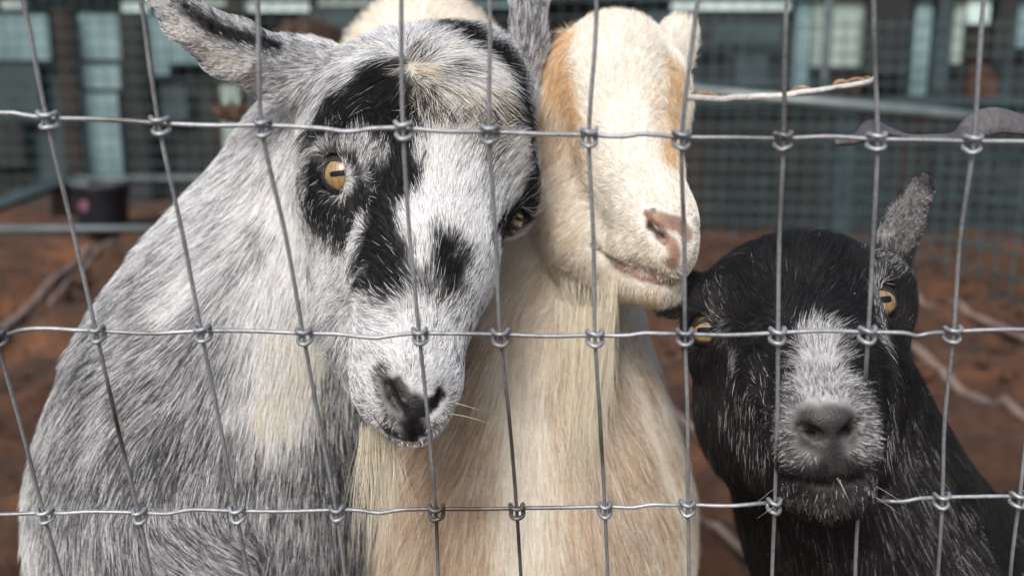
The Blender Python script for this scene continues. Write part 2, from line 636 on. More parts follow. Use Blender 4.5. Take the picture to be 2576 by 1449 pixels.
# ------------------------------------------------------------------ eyes
def eye_materials():
    m, nt, b = new_mat('iris_amber')
    tc = nt.nodes.new('ShaderNodeTexCoord')
    mp = nt.nodes.new('ShaderNodeMapping'); mp.inputs['Scale'].default_value = (900, 260, 260)
    no = nt.nodes.new('ShaderNodeTexNoise'); no.inputs['Scale'].default_value = 1.0; no.inputs['Detail'].default_value = 5
    cr = nt.nodes.new('ShaderNodeValToRGB')
    cr.color_ramp.elements[0].position = 0.3; cr.color_ramp.elements[0].color = (0.15, 0.09, 0.033, 1)
    cr.color_ramp.elements[1].position = 0.7; cr.color_ramp.elements[1].color = (0.34, 0.235, 0.10, 1)
    nt.links.new(tc.outputs['Object'], mp.inputs['Vector']); nt.links.new(mp.outputs[0], no.inputs['Vector'])
    nt.links.new(no.outputs['Fac'], cr.inputs['Fac']); nt.links.new(cr.outputs['Color'], b.inputs['Base Color'])
    b.inputs['Roughness'].default_value = 0.4
    b.inputs['Coat Weight'].default_value = 0.7; b.inputs['Coat Roughness'].default_value = 0.04
    m2, nt2, b2 = new_mat('pupil_black')
    b2.inputs['Base Color'].default_value = (0.006, 0.007, 0.014, 1); b2.inputs['Roughness'].default_value = 0.4
    b2.inputs['Specular IOR Level'].default_value = 0.15
    m3, nt3, b3 = new_mat('eyeball_dark')
    b3.inputs['Base Color'].default_value = (0.035, 0.018, 0.012, 1); b3.inputs['Roughness'].default_value = 0.12
    m4 = noise_mat('eyelid_skin', (0.012, 0.009, 0.008), (0.035, 0.025, 0.022), 300, 0.5, bump=0.3, bscale=900)
    return m, m2, m3, m4
IRIS, PUPIL, BALL, LID = eye_materials()

def make_eye(root, c, gaze, up, rad, half_w, top, bottom, tilt=0.0, iris=0.80, pupil=(0.50, 0.15), pup_dy=0.08, lid_mat=None):
    """eyeball with iris, slot pupil and lids. half_w, top, bottom: size of the lid opening as a share of rad"""
    z = unit(np.asarray(gaze, float)); x = unit(np.cross(up, z)); y = np.cross(z, x)
    Rm = np.stack([x, y, z], 1)
    def w(q): return np.asarray(q) @ Rm.T + c
    # eyeball
    V, F = [], []
    nu, nv = 28, 18
    for i in range(nv + 1):
        t = math.pi * i / nv
        for k in range(nu):
            a = 2 * math.pi * k / nu
            V.append((rad * math.sin(t) * math.cos(a), rad * math.sin(t) * math.sin(a), rad * math.cos(t)))
    for i in range(nv):
        for k in range(nu):
            F.append((i * nu + k, (i + 1) * nu + k, (i + 1) * nu + (k + 1) % nu, i * nu + (k + 1) % nu))
    eye = mesh_obj('eye', w(V), F, BALL); reparent(eye, root)
    def cap(name, fx, fy, r, mat, power=2.0, dx=0, dy=0):
        V = [(dx, dy)]
        F = []
        nr, na = 5, 40
        for i in range(1, nr + 1):
            for k in range(na):
                a = 2 * math.pi * k / na
                ca, sa = math.cos(a), math.sin(a)
                q = (abs(ca) ** power + abs(sa) ** power) ** (-1 / power)
                V.append((dx + fx * q * ca * i / nr, dy + fy * q * sa * i / nr))
        for k in range(na):
            F.append((0, 1 + k, 1 + (k + 1) % na))
        for i in range(nr - 1):
            for k in range(na):
                a0 = 1 + i * na
                F.append((a0 + k, a0 + na + k, a0 + na + (k + 1) % na, a0 + (k + 1) % na))
        V3 = []
        for u, v in V:
            h = math.sqrt(max(0.0, 1 - u * u - v * v))
            V3.append((rad * r * u, rad * r * v, rad * r * h))
        o = mesh_obj(name, w(V3), F, mat)
        o.parent = eye
        return o
    cap('iris', iris, iris, 1.006, IRIS)
    cap('pupil', pupil[0], pupil[1], 1.016, PUPIL, 4.5, 0.0, pup_dy)
    # lids: a shell from the almond opening back to the socket
    V, F = [], []
    na, nr = 48, 7
    ct, st = math.cos(tilt), math.sin(tilt)
    for k in range(na):
        a = 2 * math.pi * k / na
        ca, sa = math.cos(a), math.sin(a)
        hy = top if sa > 0 else bottom
        u, v = half_w * ca, hy * math.copysign(abs(sa) ** 1.15, sa)
        u, v = u * ct - v * st, u * st + v * ct
        pol = math.asin(min(0.97, math.hypot(u, v)))
        az = math.atan2(v, u)
        for i in range(nr):
            t = i / (nr - 1)
            th = pol + t * (R(112) - pol)
            rr = [0.985, 1.035, 1.065, 1.06, 1.02, 0.98, 0.92][i]
            if i == 1: th = pol + 0.015
            if i == 2: th = pol + 0.08
            V.append((rad * rr * math.sin(th) * math.cos(az), rad * rr * math.sin(th) * math.sin(az), rad * rr * math.cos(th)))
    for k in range(na):
        k2 = (k + 1) % na
        for i in range(nr - 1):
            F.append((k * nr + i, k * nr + i + 1, k2 * nr + i + 1, k2 * nr + i))
    o = mesh_obj('eyelid', w(V), F, lid_mat or LID)
    o.parent = eye
    return eye

def tuft(name, root, starts, dirs, lens, cols, width, droop=0.35, seed=5, spread=0.12, K=8, wave=0.06):
    g = np.random.default_rng(seed)
    n = len(starts)
    D = unit(dirs + g.normal(0, spread, (n, 3)))
    s = np.linspace(0, 1, K)
    side = unit(np.cross(D, g.normal(0, 1, (n, 3))))
    ph = g.random(n) * 6.28
    pts = np.empty((n, K, 3))
    for i, si in enumerate(s):
        pts[:, i] = starts + D * (lens * si)[:, None] + np.array([0, 0, -1.0]) * (lens * droop * si * si)[:, None] + side * (lens * wave * si * np.sin(ph + si * 3))[:, None]
    taper = np.interp(s, [0, 0.1, 0.6, 1], [0.9, 1, 0.8, 0.15])
    rr = width * np.clip(g.normal(1, 0.25, n), 0.5, 1.8)[:, None] * taper[None]
    o = curves_object(name, pts, rr, cols, FUR, None)
    reparent(o, root)
    return o

def legs(f, body_a, body_b, half, r_top, k=0.03):
    """four jointed legs under a trunk that runs from chest point a to hip point b"""
    ax = unit(np.array([*(body_b - body_a)[:2], 0.0])); sd = np.array([-ax[1], ax[0], 0])
    for s in (-1, 1):
        sh = body_a + sd * s * half - np.array([0, 0, 0.02])
        knee = sh * [1, 1, 0] + ax * 0.012 * -1 + np.array([0, 0, sh[2] * 0.45])
        fet = sh * [1, 1, 0] + np.array([0, 0, 0.075])
        hoof = sh * [1, 1, 0] - ax * 0.022 + np.array([0, 0, 0.022])
        f.bar(sh, knee, r_top, 0.024, k); f.bar(knee, fet, 0.022, 0.015, 0.01); f.bar(fet, hoof, 0.018, 0.021, 0.01)
        hp = body_b + sd * s * half - np.array([0, 0, 0.01])
        stf = hp + ax * -0.06 * 1 + np.array([0, 0, -hp[2] * 0.38])
        hock = hp * [1, 1, 0] + ax * 0.085 + np.array([0, 0, hp[2] * 0.36])
        hf = hp * [1, 1, 0] + ax * 0.07 + np.array([0, 0, 0.075])
        hh = hp * [1, 1, 0] + ax * 0.045 + np.array([0, 0, 0.022])
        f.bar(hp, stf, r_top * 1.35, 0.045, k); f.bar(stf, hock, 0.042, 0.022, 0.012); f.bar(hock, hf, 0.021, 0.015, 0.01); f.bar(hf, hh, 0.018, 0.021, 0.01)

CAMN = -FWD                                    # toward the lens

# ================================================================== setting: ground
def ground():
    xs = axis_grid(-60, 60, -1.6, 1.8, 0.018, 4.0)
    ys = axis_grid(-12, 140, 0.3, 4.2, 0.018, 4.0)
    X, Y = np.meshgrid(xs, ys, indexing='ij')
    p = np.stack([X.ravel(), Y.ravel(), np.zeros(X.size)], -1)
    near = np.exp(-np.maximum(np.hypot(p[:, 0], p[:, 1] - 2) - 3, 0) * 0.5)
    h = (vnoise(p, 2.2, 51) - 0.5) * 0.08 + (vnoise(p, 6, 52) - 0.5) * 0.085 + (vnoise(p, 13, 53) - 0.5) * 0.060 + np.abs(vnoise(p, 30, 54) - 0.5) * 0.034
    z = h * near - 0.012
    # trodden level where the animals and posts stand
    flat = np.exp(-((p[:, 0]) ** 2 / 1.2 + (p[:, 1] - 0.7) ** 2 / 0.5))
    z = z * (1 - 0.7 * flat)
    p[:, 2] = z
    ny = len(ys)
    i, j = np.meshgrid(np.arange(len(xs) - 1), np.arange(ny - 1), indexing='ij')
    a = (i * ny + j).ravel()
    F = np.stack([a, a + ny, a + ny + 1, a + 1], -1)
    m, nt, b = new_mat('brown_dirt')
    tc = nt.nodes.new('ShaderNodeTexCoord')
    n1 = nt.nodes.new('ShaderNodeTexNoise'); n1.inputs['Scale'].default_value = 3.2; n1.inputs['Detail'].default_value = 10; n1.inputs['Roughness'].default_value = 0.65
    n2 = nt.nodes.new('ShaderNodeTexNoise'); n2.inputs['Scale'].default_value = 34; n2.inputs['Detail'].default_value = 8
    for n in (n1, n2): nt.links.new(tc.outputs['Object'], n.inputs['Vector'])
    cr = nt.nodes.new('ShaderNodeValToRGB'); e = cr.color_ramp.elements
    e[0].position = 0.34; e[0].color = (0.018, 0.0072, 0.0028, 1)
    e[1].position = 0.68; e[1].color = (0.130, 0.051, 0.0190, 1)
    x = cr.color_ramp.elements.new(0.52); x.color = (0.054, 0.0208, 0.0076, 1)
    nt.links.new(n1.outputs['Fac'], cr.inputs['Fac'])
    mx = nt.nodes.new('ShaderNodeMixRGB'); mx.blend_type = 'MULTIPLY'; mx.inputs[0].default_value = 0.7
    c2 = nt.nodes.new('ShaderNodeValToRGB'); c2.color_ramp.elements[0].position = 0.3; c2.color_ramp.elements[0].color = (0.5, 0.5, 0.5, 1); c2.color_ramp.elements[1].position = 0.62
    nt.links.new(n2.outputs['Fac'], c2.inputs['Fac'])
    nt.links.new(cr.outputs['Color'], mx.inputs[1]); nt.links.new(c2.outputs['Color'], mx.inputs[2])
    nt.links.new(mx.outputs[0], b.inputs['Base Color'])
    b.inputs['Roughness'].default_value = 0.95
    bp = nt.nodes.new('ShaderNodeBump'); bp.inputs['Strength'].default_value = 0.8; bp.inputs['Distance'].default_value = 0.02
    nt.links.new(n2.outputs['Fac'], bp.inputs['Height']); nt.links.new(bp.outputs['Normal'], b.inputs['Normal'])
    o = mesh_obj('ground', p, F, m)
    tag(o, kind='structure')
    return p, xs, ys, z.reshape(X.shape)
_gp, GX, GY, GZ = ground()

def gz(x, y):
    i = int(np.clip(np.searchsorted(GX, x), 0, len(GX) - 1)); j = int(np.clip(np.searchsorted(GY, y), 0, len(GY) - 1))
    return float(GZ[i, j])

# ================================================================== the shed beyond the pen
M_PALE = noise_mat('weathered_pale_sheet', (0.085, 0.148, 0.162), (0.18, 0.27, 0.285), 2.5, 0.6)
M_PALE2 = noise_mat('pale_green_sheet', (0.16, 0.22, 0.205), (0.26, 0.32, 0.295), 2.5, 0.6)
M_BRIGHT = noise_mat('sky_patch_sheet', (0.36, 0.48, 0.48), (0.50, 0.60, 0.595), 2.0, 0.5)  # bright sky above the shed, put into the colour of a sheet
M_DARK = noise_mat('dark_shaded_board', (0.006, 0.008, 0.0085), (0.016, 0.019, 0.019), 3.0, 0.8)  # dark boards, with the dimness under the shed put into their colour
M_TEAL = noise_mat('teal_grey_board', (0.013, 0.025, 0.029), (0.034, 0.054, 0.06), 3.0, 0.7)
M_BROWN = noise_mat('dark_brown_post', (0.009, 0.006, 0.0045), (0.022, 0.015, 0.011), 5.0, 0.85)
M_RUST = noise_mat('rusty_sheet', (0.025, 0.008, 0.0045), (0.06, 0.021, 0.01), 5.0, 0.8)
M_PIPE = noise_mat('galvanised_pipe', (0.10, 0.13, 0.132), (0.17, 0.20, 0.20), 9.0, 0.45, 0.35)
M_PIPE2 = noise_mat('dull_steel_pipe', (0.055, 0.075, 0.082), (0.09, 0.11, 0.116), 9.0, 0.5, 0.3)
M_GRIDW = noise_mat('blue_green_wire', (0.032, 0.060, 0.067), (0.068, 0.106, 0.115), 9.0, 0.5, 0.3)

SHED_Y = 6.0
shed = empty('shed', (0.3, SHED_Y, 0))
tag(shed, 'dark open shed with pale sheet panels and brown posts behind the pen', 'shed')
def slab(name, px0, py0, px1, py1, Y, mat, thick=0.05, root=shed, foot=False):
    """a board or panel facing the lens, filling that part of the view at that distance"""
    pm = min(max((py0 + py1) / 2, 0), 400)
    a = PY(px0, pm, Y); b = PY(px1, pm, Y)
    a[2] = PY(px0, py0, Y)[2]; b[2] = PY(px1, py1, Y)[2]
    z0 = -0.03 if foot else min(a[2], b[2])
    V, F = box_vf((min(a[0], b[0]), Y, z0), (max(a[0], b[0]), Y + thick, max(a[2], b[2])))
    o = mesh_obj(name, V, F, mat, smooth=False)
    reparent(o, root)
    return o
# back wall of boards
bx = -1400
i = 0
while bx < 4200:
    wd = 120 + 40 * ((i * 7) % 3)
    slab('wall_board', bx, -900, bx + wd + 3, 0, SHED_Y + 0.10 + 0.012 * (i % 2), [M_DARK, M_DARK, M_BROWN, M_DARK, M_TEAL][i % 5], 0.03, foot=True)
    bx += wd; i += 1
slab('roof_beam', -1400, -40, 4200, -4, SHED_Y - 0.05, M_TEAL, 0.1)
# the parts one can make out, left to right; bright ones stand for sky
for nm, a, b_, c, d, Y, mt, ft in [
    ('panel', -60, 38, 122, 152, 6.0, M_PALE, False), ('panel', 0, 0, 58, 22, 5.98, M_BRIGHT, False),
    ('panel', -60, 165, 100, 300, 6.0, M_TEAL, False), ('panel', -60, 310, 60, 420, 6.0, M_DARK, False),
    ('post', 150, 24, 194, 480, 5.9, M_BROWN, True),
    ('panel', 200, 36, 304, 150, 6.0, M_PALE, False), ('panel', 206, 162, 302, 224, 6.0, M_PALE, False),
    ('panel', 210, 234, 302, 440, 6.0, M_PALE, False),
    ('post', 312, 30, 366, 470, 5.9, M_DARK, True),
    ('panel', 306, -20, 372, 32, 5.98, M_BRIGHT, False), ('panel', 372, 40, 420, 190, 6.0, M_PALE, False),
    ('panel', 425, 90, 512, 160, 6.0, M_PALE, False), ('panel', 405, 215, 470, 300, 6.0, M_TEAL, False),
    ('panel', 480, -30, 566, 16, 5.98, M_BRIGHT, False), ('post', 566, -20, 606, 52, 5.9, M_BROWN, False),
    ('panel', 560, 216, 606, 420, 6.0, M_PALE2, False), ('panel', 612, -30, 776, 30, 5.98, M_BRIGHT, False),
    ('panel', 620, 200, 700, 300, 6.0, M_TEAL, False), ('panel', 760, 20, 900, 120, 6.0, M_TEAL, False),
    ('panel', 800, -30, 930, 14, 5.98, M_BRIGHT, False), ('panel', 1020, -30, 1300, 20, 5.98, M_PALE, False),
    ('panel', 1530, 30, 1700, 120, 6.0, M_TEAL, False),
    ('panel', 1690, -40, 1990, 26, 5.98, M_BRIGHT, False), ('panel', 1740, 40, 1980, 130, 6.0, M_DARK, False),
    ('panel', 1800, 60, 1960, 110, 5.99, M_TEAL, False), ('panel', 1850, 140, 1930, 220, 6.0, M_TEAL, False),
    ('panel', 2042, -30, 2172, 168, 6.0, M_PALE2, False), ('panel', 2000, -30, 2036, 230, 6.0, M_PALE, False),
    ('panel', 2060, 185, 2170, 240, 6.0, M_BROWN, False),
    ('post', 2180, -30, 2290, 190, 5.9, M_DARK, False), ('panel', 2300, -30, 2340, 240, 6.0, M_PALE, False),
    ('post', 2350, -30, 2382, 420, 5.9, M_TEAL, True), ('panel', 2400, -30, 2424, 160, 6.0, M_PALE2, False),
    ('panel', 2436, -30, 2492, 60, 5.98, M_BRIGHT, False), ('panel', 2440, 66, 2500, 150, 6.0, M_BROWN, False),
    ('panel', 2430, 160, 2506, 350, 5.99, M_RUST, False), ('post', 2512, -30, 2560, 160, 5.9, M_DARK, False),
    ('panel', 2560, -30, 2640, 120, 6.0, M_PALE, False),
]:
    slab(nm, a, b_, c, d, Y, mt, foot=ft)

# low dark wall close behind the right-hand wire panel
low = empty('board_wall', (1.2, 4.75, 0))
tag(low, 'low dark board wall behind the welded wire right of the cream goat', 'wall')
bx, i = 1380, 0
while bx < 3300:
    wd = 58 + 22 * ((i * 5) % 3)
    slab('wall_board', bx, 232 + 10 * ((i * 3) % 4), bx + wd + 2, 560, 4.75 + 0.012 * (i % 2), [M_DARK, M_DARK, M_TEAL, M_DARK, M_BROWN, M_DARK, M_DARK][i % 7], 0.025, low, True)
    bx += wd; i += 1
slab('wall_rail', 1380, 250, 3300, 268, 4.70, M_TEAL, 0.04, low)

# ================================================================== pen fences of welded wire behind the goats
def wire_panel(label, A, B, h, step, post_h, rails, group, wr=0.003, ends=(0, 1)):
    """welded wire between two ground points, posts at both ends"""
    A = np.array(A, float); B = np.array(B, float)
    root = empty('wire_pen_panel', ((A[0] + B[0]) / 2, (A[1] + B[1]) / 2, 0))
    tag(root, label, 'fence', group)
    L = np.linalg.norm(B - A); u = (B - A) / L
    parts = []
    nv = int(L / step)
    for k in range(nv + 1):
        q = A + u * k * step
        parts.append(tube([(q[0], q[1], 0.0), (q[0], q[1], h)], wr * 0.85, 4, False))
    for k in range(int(h / step) + 1):
        z = 0.02 + k * step
        parts.append(tube([(A[0], A[1] + 0.006, z), (B[0], B[1] + 0.006, z)], wr, 4, False))
    V, F = join(parts)
    o = mesh_obj('wire_mesh', V, F, M_GRIDW); o['kind'] = 'stuff'; reparent(o, root)
    for q in [(A, B)[k] for k in ends]:
        V, F = tube([(q[0], q[1] + 0.03, -0.05), (q[0], q[1] + 0.03, post_h)], 0.022, 10)
        o = mesh_obj('post', V, F, M_PIPE2); reparent(o, root)
    for z0, z1, r in rails:
        V, F = tube([(A[0], A[1] + 0.03, z0), (B[0], B[1] + 0.03, z1)], r, 10)
        o = mesh_obj('rail', V, F, M_PIPE); reparent(o, root)
    return root
GRP = 'welded wire pen panels'
wire_panel('welded wire pen panel in front of the shed, left of the goats', (-4.2, 5.5), (-0.3, 5.5), 1.2, 0.075, 1.25, [(1.22, 1.22, 0.015)], GRP)
wire_panel('welded wire pen panel behind the cream goat, in front of the shed', (-0.2, 5.2), (1.5, 4.9), 1.2, 0.075, 1.25, [], GRP)
wire_panel('welded wire pen panel above the black goat with a pale top rail', (0.45, 4.5), (2.9, 4.1), 0.95, 0.06, 0.98, [], GRP, 0.0034)
wire_panel('welded wire pen panel at the right edge behind the black goat\'s ear', (1.28, 4.1), (1.78, 2.35), 0.47, 0.075, 0.5, [], GRP, 0.0050, (1,))

def bar_thing(name, label, cat, pts, r, mat, sides=10, group=None, n=6):
    path = crom(pts, n) if len(pts) > 2 else np.array(pts, float)
    V, F = tube(path, r, sides)
    root = empty(name, (float(np.mean(path[:, 0])), float(np.mean(path[:, 1])), 0))
    tag(root, label, cat, group)
    return root, V, F

# rail on posts, right
def rail_on_posts(name, label, p0, p1, r, mat, extra=()):
    root = empty(name, ((p0[0] + p1[0]) / 2, (p0[1] + p1[1]) / 2, 0))
    tag(root, label, 'rail')
    V, F = tube([p0, p1], r, 12)
    o = mesh_obj('rail', V, F, mat); reparent(o, root)
    for q in (p0, p1, *extra):
        V, F = tube([(q[0], q[1] + r * 1.6, -0.05), (q[0], q[1] + r * 1.6, q[2] + r)], 0.018, 10)
        o = mesh_obj('post', V, F, M_PIPE2); reparent(o, root)
    return root
rail_on_posts('pipe_rail', 'thick pale pipe rail across the pen above the black goat', PY(1560, 212, 3.4), PY(2700, 318, 3.4), 0.020, M_PIPE)
rail_on_posts('pipe_rail', 'blue-grey pipe rail low across the pen at the far left', PY(-300, 578, 3.3), PY(700, 574, 3.5), 0.013, M_PIPE2)
rail_on_posts('pipe_rail', 'thin grey rail below the shed panels, left of the spotted goat\'s neck', PY(195, 452, 4.9), PY(900, 448, 4.9), 0.020, M_PIPE2)

# leaning beam at far left
root, V, F = bar_thing('timber_beam', 'grey timber beam leaning low in the dark far left corner', 'beam', [PY(-120, 560, 4.6), PY(170, 452, 5.2)], 0.035, M_PIPE2, 4)
V2 = [np.asarray(v) for v in V]
o = mesh_obj('beam', V2, F, M_TEAL, smooth=False); reparent(o, root)
q = PY(150, 458, 5.2)
V, F = box_vf((q[0] - 0.04, q[1] - 0.04, -0.03), (q[0] + 0.04, q[1] + 0.04, q[2] + 0.02))
o = mesh_obj('prop', V, F, M_BROWN, smooth=False); reparent(o, root)

# feed tub
def feed_tub():
    c = PG(262, 575)
    r = 0.12
    root = empty('feed_tub', (c[0], c[1], 0)); tag(root, 'black rubber feed tub with a pale rim and pink mark by the far rail', 'tub')
    m = noise_mat('black_rubber', (0.004, 0.005, 0.009), (0.010, 0.011, 0.016), 10, 0.55)
    prof = [(0.0, 0.0), (0.85, 0.0), (0.92, 0.02), (1.05, 0.19), (1.10, 0.20), (1.10, 0.215), (1.03, 0.215), (0.98, 0.19), (0.86, 0.035), (0.0, 0.03)]
    V, F = [], []
    n = 32
    for a, z in prof:
        for k in range(n):
            t = 2 * math.pi * k / n
            V.append((c[0] + r * a * math.cos(t), c[1] + r * a * math.sin(t), max(0.0, z) + 0.0))
    for i in range(len(prof) - 1):
        for k in range(n):
            F.append((i * n + k, i * n + (k + 1) % n, (i + 1) * n + (k + 1) % n, (i + 1) * n + k))
    o = mesh_obj('tub', V, F, m); reparent(o, root)
    path = [(c[0] + r * 1.1 * math.cos(t), c[1] + r * 1.1 * math.sin(t), 0.222) for t in np.linspace(0.3 * math.pi, 1.5 * math.pi, 30)]
    V, F = tube(path, 0.009, 8); o = mesh_obj('rim', V, F, M_PIPE); reparent(o, root)
    mk = noise_mat('pink_paint', (0.10, 0.04, 0.06), (0.16, 0.07, 0.09), 20, 0.6)
    V, F = [], []
    for k in range(16):
        t = 2 * math.pi * k / 16
        V.append((c[0] - 0.035 + 0.02 * math.cos(t), c[1] - r * 1.02, 0.125 + 0.028 * math.sin(t)))
        
    for k in range(16):
        t = 2 * math.pi * k / 16
        V.append((c[0] - 0.035 + 0.02 * math.cos(t), c[1] - r * 0.93, 0.125 + 0.028 * math.sin(t)))
    F = [tuple(range(16))] + [(k, (k + 1) % 16, 16 + (k + 1) % 16, 16 + k) for k in range(16)]
    o = mesh_obj('mark', V, F, mk, smooth=False); reparent(o, root)
feed_tub()

# bleached poles on the dirt
M_POLE = noise_mat('bleached_wood', (0.11, 0.078, 0.066), (0.18, 0.135, 0.115), 14, 0.85, bump=0.4, bscale=60)
def ground_pole(label, px, r):
    pts = []
    for k, (x, y) in enumerate(px):
        q = PG(x, y, 0.0)
        pts.append((q[0], q[1], gz(q[0], q[1]) + r * 0.9))
    pts = np.array(pts)
    path = crom(pts, 8)
    path = path + np.stack([(vnoise(path, 5, s) - 0.5) * 0.012 for s in (1, 2, 3)], -1)
    for q in path: q[2] = max(q[2], gz(q[0], q[1]) + r * 0.5)
    rr = r * np.linspace(1.05, 0.75, len(path))
    V, F = tube(path, rr, 9)
    o = mesh_obj('fallen_pole', V, F, M_POLE)
    tag(o, label, 'pole', 'pale poles lying on the dirt')
ground_pole('longer pale pole on the dirt left of the grey goat', [(-60, 900), (60, 790), (170, 690), (290, 592)], 0.016)
ground_pole('faint short pole beside the longer one left of the grey goat', [(130, 790), (200, 690), (300, 615)], 0.011)
ground_pole('pale pole on the dirt just below the black goat\'s raised ear', [(2200, 715), (2320, 758), (2440, 806), (2600, 868)], 0.013)
ground_pole('thick pale pole on the dirt right of the black goat\'s cheek', [(2180, 880), (2290, 928), (2430, 992), (2640, 1098)], 0.0145)
ground_pole('faint pole between the cream goat\'s neck and black goat\'s eye', [(1500, 826), (1600, 884), (1720, 950)], 0.009)
ground_pole('pale pole between the cream goat\'s neck and black goat\'s jaw', [(1500, 980), (1640, 1062), (1780, 1150)], 0.0105)
ground_pole('lowest pale pole, at the cream goat\'s shoulder near the bottom edge', [(1600, 1260), (1760, 1352), (1930, 1462), (2100, 1560)], 0.0085)

# loose clods on the dirt
def clods():
    parts = []
    g = np.random.default_rng(12)
    for _ in range(900):
        x = g.uniform(-1.7, 1.9); y = g.uniform(1.3, 4.6)
        r = g.uniform(0.006, 0.02) * (1 + (g.random() > 0.93) * 0.8)
        z = gz(x, y) + r * 0.25
        V = []
        ico = [(0, 0, 1), (0.9, 0, 0.4), (0.28, 0.85, 0.4), (-0.72, 0.53, 0.4), (-0.72, -0.53, 0.4), (0.28, -0.85, 0.4), (0.72, 0.53, -0.4), (-0.28, 0.85, -0.4), (-0.9, 0, -0.4), (-0.28, -0.85, -0.4), (0.72, -0.53, -0.4), (0, 0, -1)]
        for v in ico:
            k = r * g.uniform(0.7, 1.25)
            V.append((x + v[0] * k, y + v[1] * k, z + v[2] * k * 0.7))
        F = [(0, 1, 2), (0, 2, 3), (0, 3, 4), (0, 4, 5), (0, 5, 1), (1, 6, 2), (2, 7, 3), (3, 8, 4), (4, 9, 5), (5, 10, 1), (2, 6, 7), (3, 7, 8), (4, 8, 9), (5, 9, 10), (1, 10, 6), (6, 11, 7), (7, 11, 8), (8, 11, 9), (9, 11, 10), (10, 11, 6)]
        parts.append((V, F))
    V, F = join(parts)
    o = mesh_obj('dirt_clods', V, F, noise_mat('dirt_clod', (0.024, 0.010, 0.005), (0.07, 0.029, 0.013), 8, 0.95, bump=0.5))
    tag(o, 'loose brown clods scattered over the pen dirt', 'dirt', kind='stuff')
clods()

# ================================================================== the woven wire fence in front
M_WIRE = None
def wire_material():
    m, nt, b = new_mat('galvanised_wire')
    tc = nt.nodes.new('ShaderNodeTexCoord')
    n1 = nt.nodes.new('ShaderNodeTexNoise'); n1.inputs['Scale'].default_value = 28; n1.inputs['Detail'].default_value = 5
    n2 = nt.nodes.new('ShaderNodeTexNoise'); n2.inputs['Scale'].default_value = 420; n2.inputs['Detail'].default_value = 6
    for n in (n1, n2): nt.links.new(tc.outputs['Object'], n.inputs['Vector'])
    cr = nt.nodes.new('ShaderNodeValToRGB'); e = cr.color_ramp.elements
    e[0].position = 0.30; e[0].color = (0.13, 0.137, 0.15, 1)
    e[1].position = 0.66; e[1].color = (0.36, 0.38, 0.405, 1)
    mx = nt.nodes.new('ShaderNodeMath'); mx.operation = 'MULTIPLY_ADD'; mx.inputs[1].default_value = 0.55; 
    h = nt.nodes.new('ShaderNodeMath'); h.operation = 'MULTIPLY'; h.inputs[1].default_value = 0.45
    nt.links.new(n2.outputs['Fac'], h.inputs[0])
    nt.links.new(n1.outputs['Fac'], mx.inputs[0]); nt.links.new(h.outputs[0], mx.inputs[2])
    nt.links.new(mx.outputs[0], cr.inputs['Fac'])
    # a little rust in places
    ru = nt.nodes.new('ShaderNodeValToRGB'); ru.color_ramp.elements[0].position = 0.56; ru.color_ramp.elements[1].position = 0.70
    n3 = nt.nodes.new('ShaderNodeTexNoise'); n3.inputs['Scale'].default_value = 9; n3.inputs['Detail'].default_value = 9
    nt.links.new(tc.outputs['Object'], n3.inputs['Vector']); nt.links.new(n3.outputs['Fac'], ru.inputs['Fac'])
    mc = nt.nodes.new('ShaderNodeMixRGB'); mc.inputs[2].default_value = (0.050, 0.036, 0.030, 1)
    nt.links.new(ru.outputs['Color'], mc.inputs[0]); nt.links.new(cr.outputs['Color'], mc.inputs[1])
    nt.links.new(mc.outputs[0], b.inputs['Base Color'])
    b.inputs['Metallic'].default_value = 0.55
    b.inputs['Roughness'].default_value = 0.5
    bp = nt.nodes.new('ShaderNodeBump'); bp.inputs['Strength'].default_value = 0.35; bp.inputs['Distance'].default_value = 0.0006
    nt.links.new(n2.outputs['Fac'], bp.inputs['Height']); nt.links.new(bp.outputs['Normal'], b.inputs['Normal'])
    return m
M_WIRE = wire_material()

LEAN = R(12)
F0 = P(WPX / 2, HPX / 2, 0.5)                       # a point of the fence
FU = np.array([0, -math.sin(LEAN), math.cos(LEAN)]) # up along the leaning fence
FN = np.array([0, -math.cos(LEAN), -math.sin(LEAN)])# its normal, toward the lens
def on_fence(px, py):
    r = FWD + (px - WPX / 2) / FPX * RGT + (HPX / 2 - py) / FPX * UPV
    t = ((F0 - EYE) @ FN) / (r @ FN)
    return EYE + r * t
def us(p): return np.array([p[0], (p - F0) @ FU])
def fp(u, s): return F0 + np.array([1.0, 0, 0]) * u + FU * s
S_GROUND = -F0[2] / math.cos(LEAN)

rows_px = {
    1: [(-150, 288), (122, 299), (403, 312), (661, 317), (1015, 324), (1231, 333), (1481, 341), (1714, 347), (1969, 350), (2204, 352), (2445, 357), (2690, 362)],
    2: [(-5, 846), (246, 834), (510, 834), (765, 840), (1056, 840), (1259, 843), (1496, 845), (1722, 842), (1955, 839), (2181, 837), (2395, 836), (2622, 831)],
    3: [(115, 1291), (352, 1291), (597, 1287), (848, 1284), (1097, 1282), (1300, 1280), (1521, 1276), (1729, 1271), (1947, 1266), (2157, 1262), (2367, 1253), (2560, 1250)],
}
tops = [-205, 66, 360, 648, 1014, 1229, 1492, 1755, 1981, 2200, 2472, 2720]
bots = [155, 385, 628, 870, 1103, 1312, 1528, 1731, 1943, 2152, 2352, 2543]
NC = 12
node = {}
for r_, row in rows_px.items():
    for c, (x, y) in enumerate(row):
        node[(r_, c)] = us(on_fence(x, y))
for c in range(NC):
    t = us(on_fence(tops[c], 0)); n1 = node[(1, c)]
    node[(0, c)] = n1 + (t - n1) * (0.1 / max(t[1] - n1[1], 0.02))
    b_ = us(on_fence(bots[c], 1449)); n3 = node[(3, c)]
    node[(4, c)] = n3 + (b_ - n3) * (0.1 / max(n3[1] - b_[1], 0.02))
